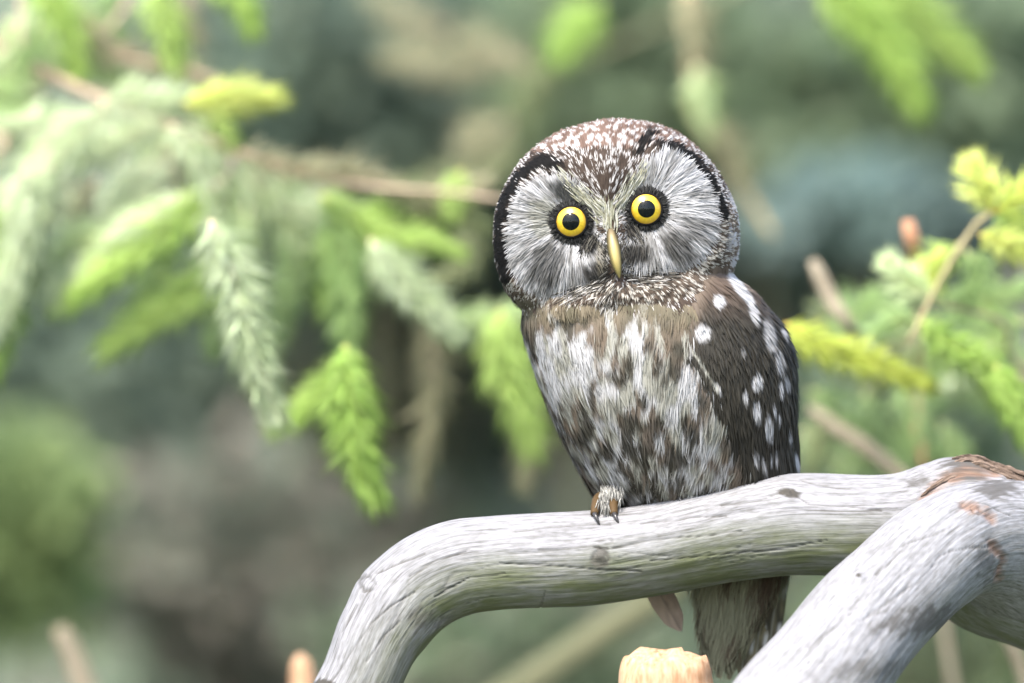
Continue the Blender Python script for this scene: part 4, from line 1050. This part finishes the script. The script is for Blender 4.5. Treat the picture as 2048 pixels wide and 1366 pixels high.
# -- eyes
def simple(name, colr, rough, spec=.5, coat=0):
    m, nt, p, o_ = new_mat(name); p.inputs['Base Color'].default_value = (*colr, 1); p.inputs['Roughness'].default_value = rough
    p.inputs['Specular IOR Level'].default_value = spec; p.inputs['Coat Weight'].default_value = coat
    return m
M_lid = simple('eye_rim_skin', (.008, .008, .008), .8, .05)
M_pupil = simple('pupil_black', (.004, .006, .006), .9, .0)
M_iris, nt, p, o_ = new_mat('iris_yellow')
tc = N(nt, 'ShaderNodeAttribute', attribute_name='col'); nt.links.new(tc.outputs['Color'], p.inputs['Base Color']); p.inputs['Roughness'].default_value = .35
M_cornea, nt, p, o_ = new_mat('clear_cornea')
gl = N(nt, 'ShaderNodeBsdfGlossy'); gl.inputs['Roughness'].default_value = .06
tp = N(nt, 'ShaderNodeBsdfTransparent'); fz = N(nt, 'ShaderNodeFresnel'); fz.inputs['IOR'].default_value = 1.38
mx = N(nt, 'ShaderNodeMixShader'); hf_ = N(nt, 'ShaderNodeMath', operation='MULTIPLY'); hf_.inputs[1].default_value = .75; nt.links.new(fz.outputs[0], hf_.inputs[0]); nt.links.new(hf_.outputs[0], mx.inputs[0]); nt.links.new(tp.outputs[0], mx.inputs[1]); nt.links.new(gl.outputs[0], mx.inputs[2]); nt.links.new(mx.outputs[0], o_.inputs['Surface'])

def dome(c, R, r0, r1, nr, na, axis, colf=None):
    """zone of a sphere of radius R round c between radial distances r0 and r1, facing axis"""
    a = np.array(axis, float); a /= np.linalg.norm(a)
    u = norm(np.cross(a, [0, 0, 1.0])); w = np.cross(u, a)
    rr_ = np.linspace(r0, r1, nr); th = np.linspace(0, 2*np.pi, na, endpoint=False)
    h = np.sqrt(np.maximum(R*R-rr_**2, 0))
    v = c+a*h[:, None, None]+(u*np.cos(th)[None, :, None]+w*np.sin(th)[None, :, None])*rr_[:, None, None]
    i = np.arange(nr-1)[:, None]*na; j = np.arange(na)[None]
    f = np.stack([i+j, i+(j+1) % na, i+na+(j+1) % na, i+na+j], -1).reshape(-1, 4)
    if np.dot(np.cross(v[1, 1]-v[1, 0], v[2, 0]-v[1, 0]), a) < 0: f = f[:, ::-1]
    return v.reshape(-1, 3), np.ascontiguousarray(f), np.repeat(rr_, na), np.tile(th, nr)
for e, ax in ((EL, (-.10, -1, .02)), (ER, (.06, -1, .02))):
    near = V[(np.hypot(V[:, 0]-e[0], -V[:, 2]-e[1]) < 22) & (V[:, 1] < 0)]
    ys = near[:, 1].mean()
    ctr = np.array([e[0], ys+20, -e[1]])
    v, f, r_, t_ = dome(ctr, 46, .5, 44.5, 14, 48, ax)
    eye = link('eye', mesh_np('eye', W3(v), [f]), M_lid, OWL)
    v, f, r_, t_ = dome(ctr+np.array(ax)*1.2, 46, 15.5, 30, 8, 64, ax)
    k = (r_-15.5)/14.5; fib = fbm(np.stack([np.cos(t_)*14, np.sin(t_)*14, k*2], -1), 3, 2)
    ic = lerp(np.broadcast_to(np.array([.74, .52, .018]), (len(k), 3)), np.broadcast_to(np.array([.60, .33, .01]), (len(k), 3)), sst(.55, 1, k))*(.8+.35*fib)[:, None]
    ic = np.where((k > .93)[:, None], ic*.35, ic)
    link('iris', mesh_np('iris', W3(v), [f], True, ic), M_iris, eye)
    v, f, r_, t_ = dome(ctr+np.array(ax)*1.3, 46, .4, 17.5, 6, 48, ax)
    link('pupil', mesh_np('pupil', W3(v), [f]), M_pupil, eye)
    v, f, r_, t_ = dome(ctr+np.array(ax)*17, 36, .4, 31, 12, 48, ax)
    link('cornea', mesh_np('cornea', W3(v), [f]), M_cornea, eye)
    # dark lid ring round the iris
    th_ = np.linspace(0, 2*np.pi, 40)
    a = norm(np.array(ax, float)); u_ = norm(np.cross(a, [0, 0, 1.0])); w_ = np.cross(u_, a)
    ring = ctr+a*35+(u_*np.cos(th_)[:, None]*31.5+w_*np.sin(th_)[:, None]*31)
    q = np.column_stack([W3(ring), np.full(40, 2.4*S)])
    vv, ff, ti = tube(q, 64, 10, False)
    link('eyelid', mesh_np('eyelid', vv, ff), M_lid, eye)
    n = 520; ge = np.random.default_rng(int(e[0])); th_ = ge.uniform(0, 2*np.pi, n); rr0 = ge.uniform(31.5, 41, n)
    rad_ = u_*np.cos(th_)[:, None]+w_*np.sin(th_)[:, None]
    pr = ctr+a*(34-(rr0-31)*.9)[:, None]+rad_*rr0[:, None]
    dv = norm(rad_+ge.normal(size=(n, 3))*.25); nn = tangent(np.broadcast_to(a, dv.shape), dv)
    v, c = strands(pr, dv, nn, ge.uniform(7, 15, n), np.full(n, 2.2), np.full(n, .25), np.full(n, .5), ge, 4, .4)
    o = link('lashes', strand_mesh('lashes', v, np.broadcast_to((np.array([.02, .02, .019])*ge.uniform(.5, 2.2, (n, 1)))[:, None], c.shape)), M_plume, eye); o['kind'] = 'stuff'

# -- beak
M_beak, nt, p, o_ = new_mat('horn_beak')
at_ = N(nt, 'ShaderNodeAttribute', attribute_name='col'); nt.links.new(at_.outputs['Color'], p.inputs['Base Color']); p.inputs['Roughness'].default_value = .5
yb = V[(np.hypot(V[:, 0]-1222, -V[:, 2]-480) < 20) & (V[:, 1] < 0)][:, 1].min()
bp_ = np.array([(1220, yb+6, -464, 8), (1222, yb-6, -478, 11), (1226, yb-16, -500, 12.5), (1230, yb-22, -524, 11), (1234, yb-20, -543, 7), (1237, yb-13, -557, 1.5)])
vv, ff, ti = tube(np.column_stack([W3(bp_[:, :3]), bp_[:, 3]*S]), 40, 20, True)
uu = np.concatenate([np.repeat(np.linspace(0, 1, 40), 20), [0, 1]])
bc = lerp(np.broadcast_to(np.array([.10, .075, .04]), (len(uu), 3)), np.broadcast_to(np.array([.27, .215, .07]), (len(uu), 3)), sst(.0, .5, uu))*(.85+.3*fbm(np.stack([uu*3, ti[:, 1]*900, ti[:, 2]*900], -1), 2, 2))[:, None]
sd = np.concatenate([np.tile(np.abs(np.sin(np.linspace(0, 2*np.pi, 20, endpoint=False))), 40), [0, 0]])
bc = lerp(bc, bc*.3, sst(.35, .85, sd))
link('beak', mesh_np('beak', vv, ff, True, bc), M_beak, OWL)

# -- feet: feathered toes with dark claws closed on the perch
M_toe = simple('toe_skin', (.06, .036, .014), .7, .2)
M_claw = simple('claw_horn', (.03, .028, .028), .3)
def foot(x0, top, back=0):
    ft = None
    for dx, sp in ((-20, -8), (8, 3)):
        q = np.array([(x0+dx*.5, 20, -top+26, 11), (x0+dx, -12, -top+19, 11), (x0+dx+sp*.6, -40, -top+5, 10), (x0+dx+sp, -54, -top-10, 8)], float)
        q[:, 1] += back; vv, ff, ti = tube(np.column_stack([W3(q[:, :3]), q[:, 3]*S]), 20, 12, True)
        if ft is None: ft = link('foot', mesh_np('foot', vv, ff), M_toe, OWL); par = ft
        else: par = link('toe', mesh_np('toe', vv, ff), M_toe, ft)
        q = np.array([(x0+dx+sp, -54, -top-7, 5), (x0+dx+sp+3, -64, -top-13, 4.4), (x0+dx+sp+7, -68, -top-22, 3), (x0+dx+sp+11, -67, -top-31, .8)], float)
        q[:, 1] += back; vv, ff, ti = tube(np.column_stack([W3(q[:, :3]), q[:, 3]*S]), 16, 10, True)
        link('claw', mesh_np('claw', vv, ff), M_claw, ft)
    return ft
f1 = foot(1216, 1018)
f2 = foot(1385, 985, 28)
# feathered toes: white down over the feet
for x0, r0, par in ((1216, 1016, f1), (1385, 992, f2)):
    n = 520; gf_ = np.random.default_rng(x0)
    hz_ = gf_.random(n)*46; p = np.stack([x0-2+hz_*.25+np.clip(gf_.normal(size=n)*11, -22, 22), -50+hz_*.9+gf_.uniform(-10, 10, n)+(22 if x0 == 1385 else 0), -r0+4+hz_], 1)
    keep = ~((x0 == 1216) & (p[:, 0] > x0+2) & (p[:, 0] < x0+22) & (p[:, 2] < -r0+26))
    p = p[keep]; n = len(p)
    T_ = norm(np.stack([gf_.normal(size=n)*.22-.05, -.4+gf_.normal(size=n)*.15, -np.ones(n)], 1)); nn = tangent(np.tile([0, -1.0, .3], (n, 1)), T_)
    v, c = strands(p, T_, nn, 20*gf_.uniform(.5, 1.3, n), np.full(n, 1.7), np.full(n, .25), np.full(n, .5), gf_, 5, .2)
    cc = np.array([.33, .325, .30])*np.where(gf_.random((n, 1)) < .3, .25, gf_.uniform(.5, 1.1, (n, 1)))
    o = link('toe_down', strand_mesh('toe_down', v, np.broadcast_to(cc[:, None], c.shape)), M_plume, par); o['kind'] = 'stuff'
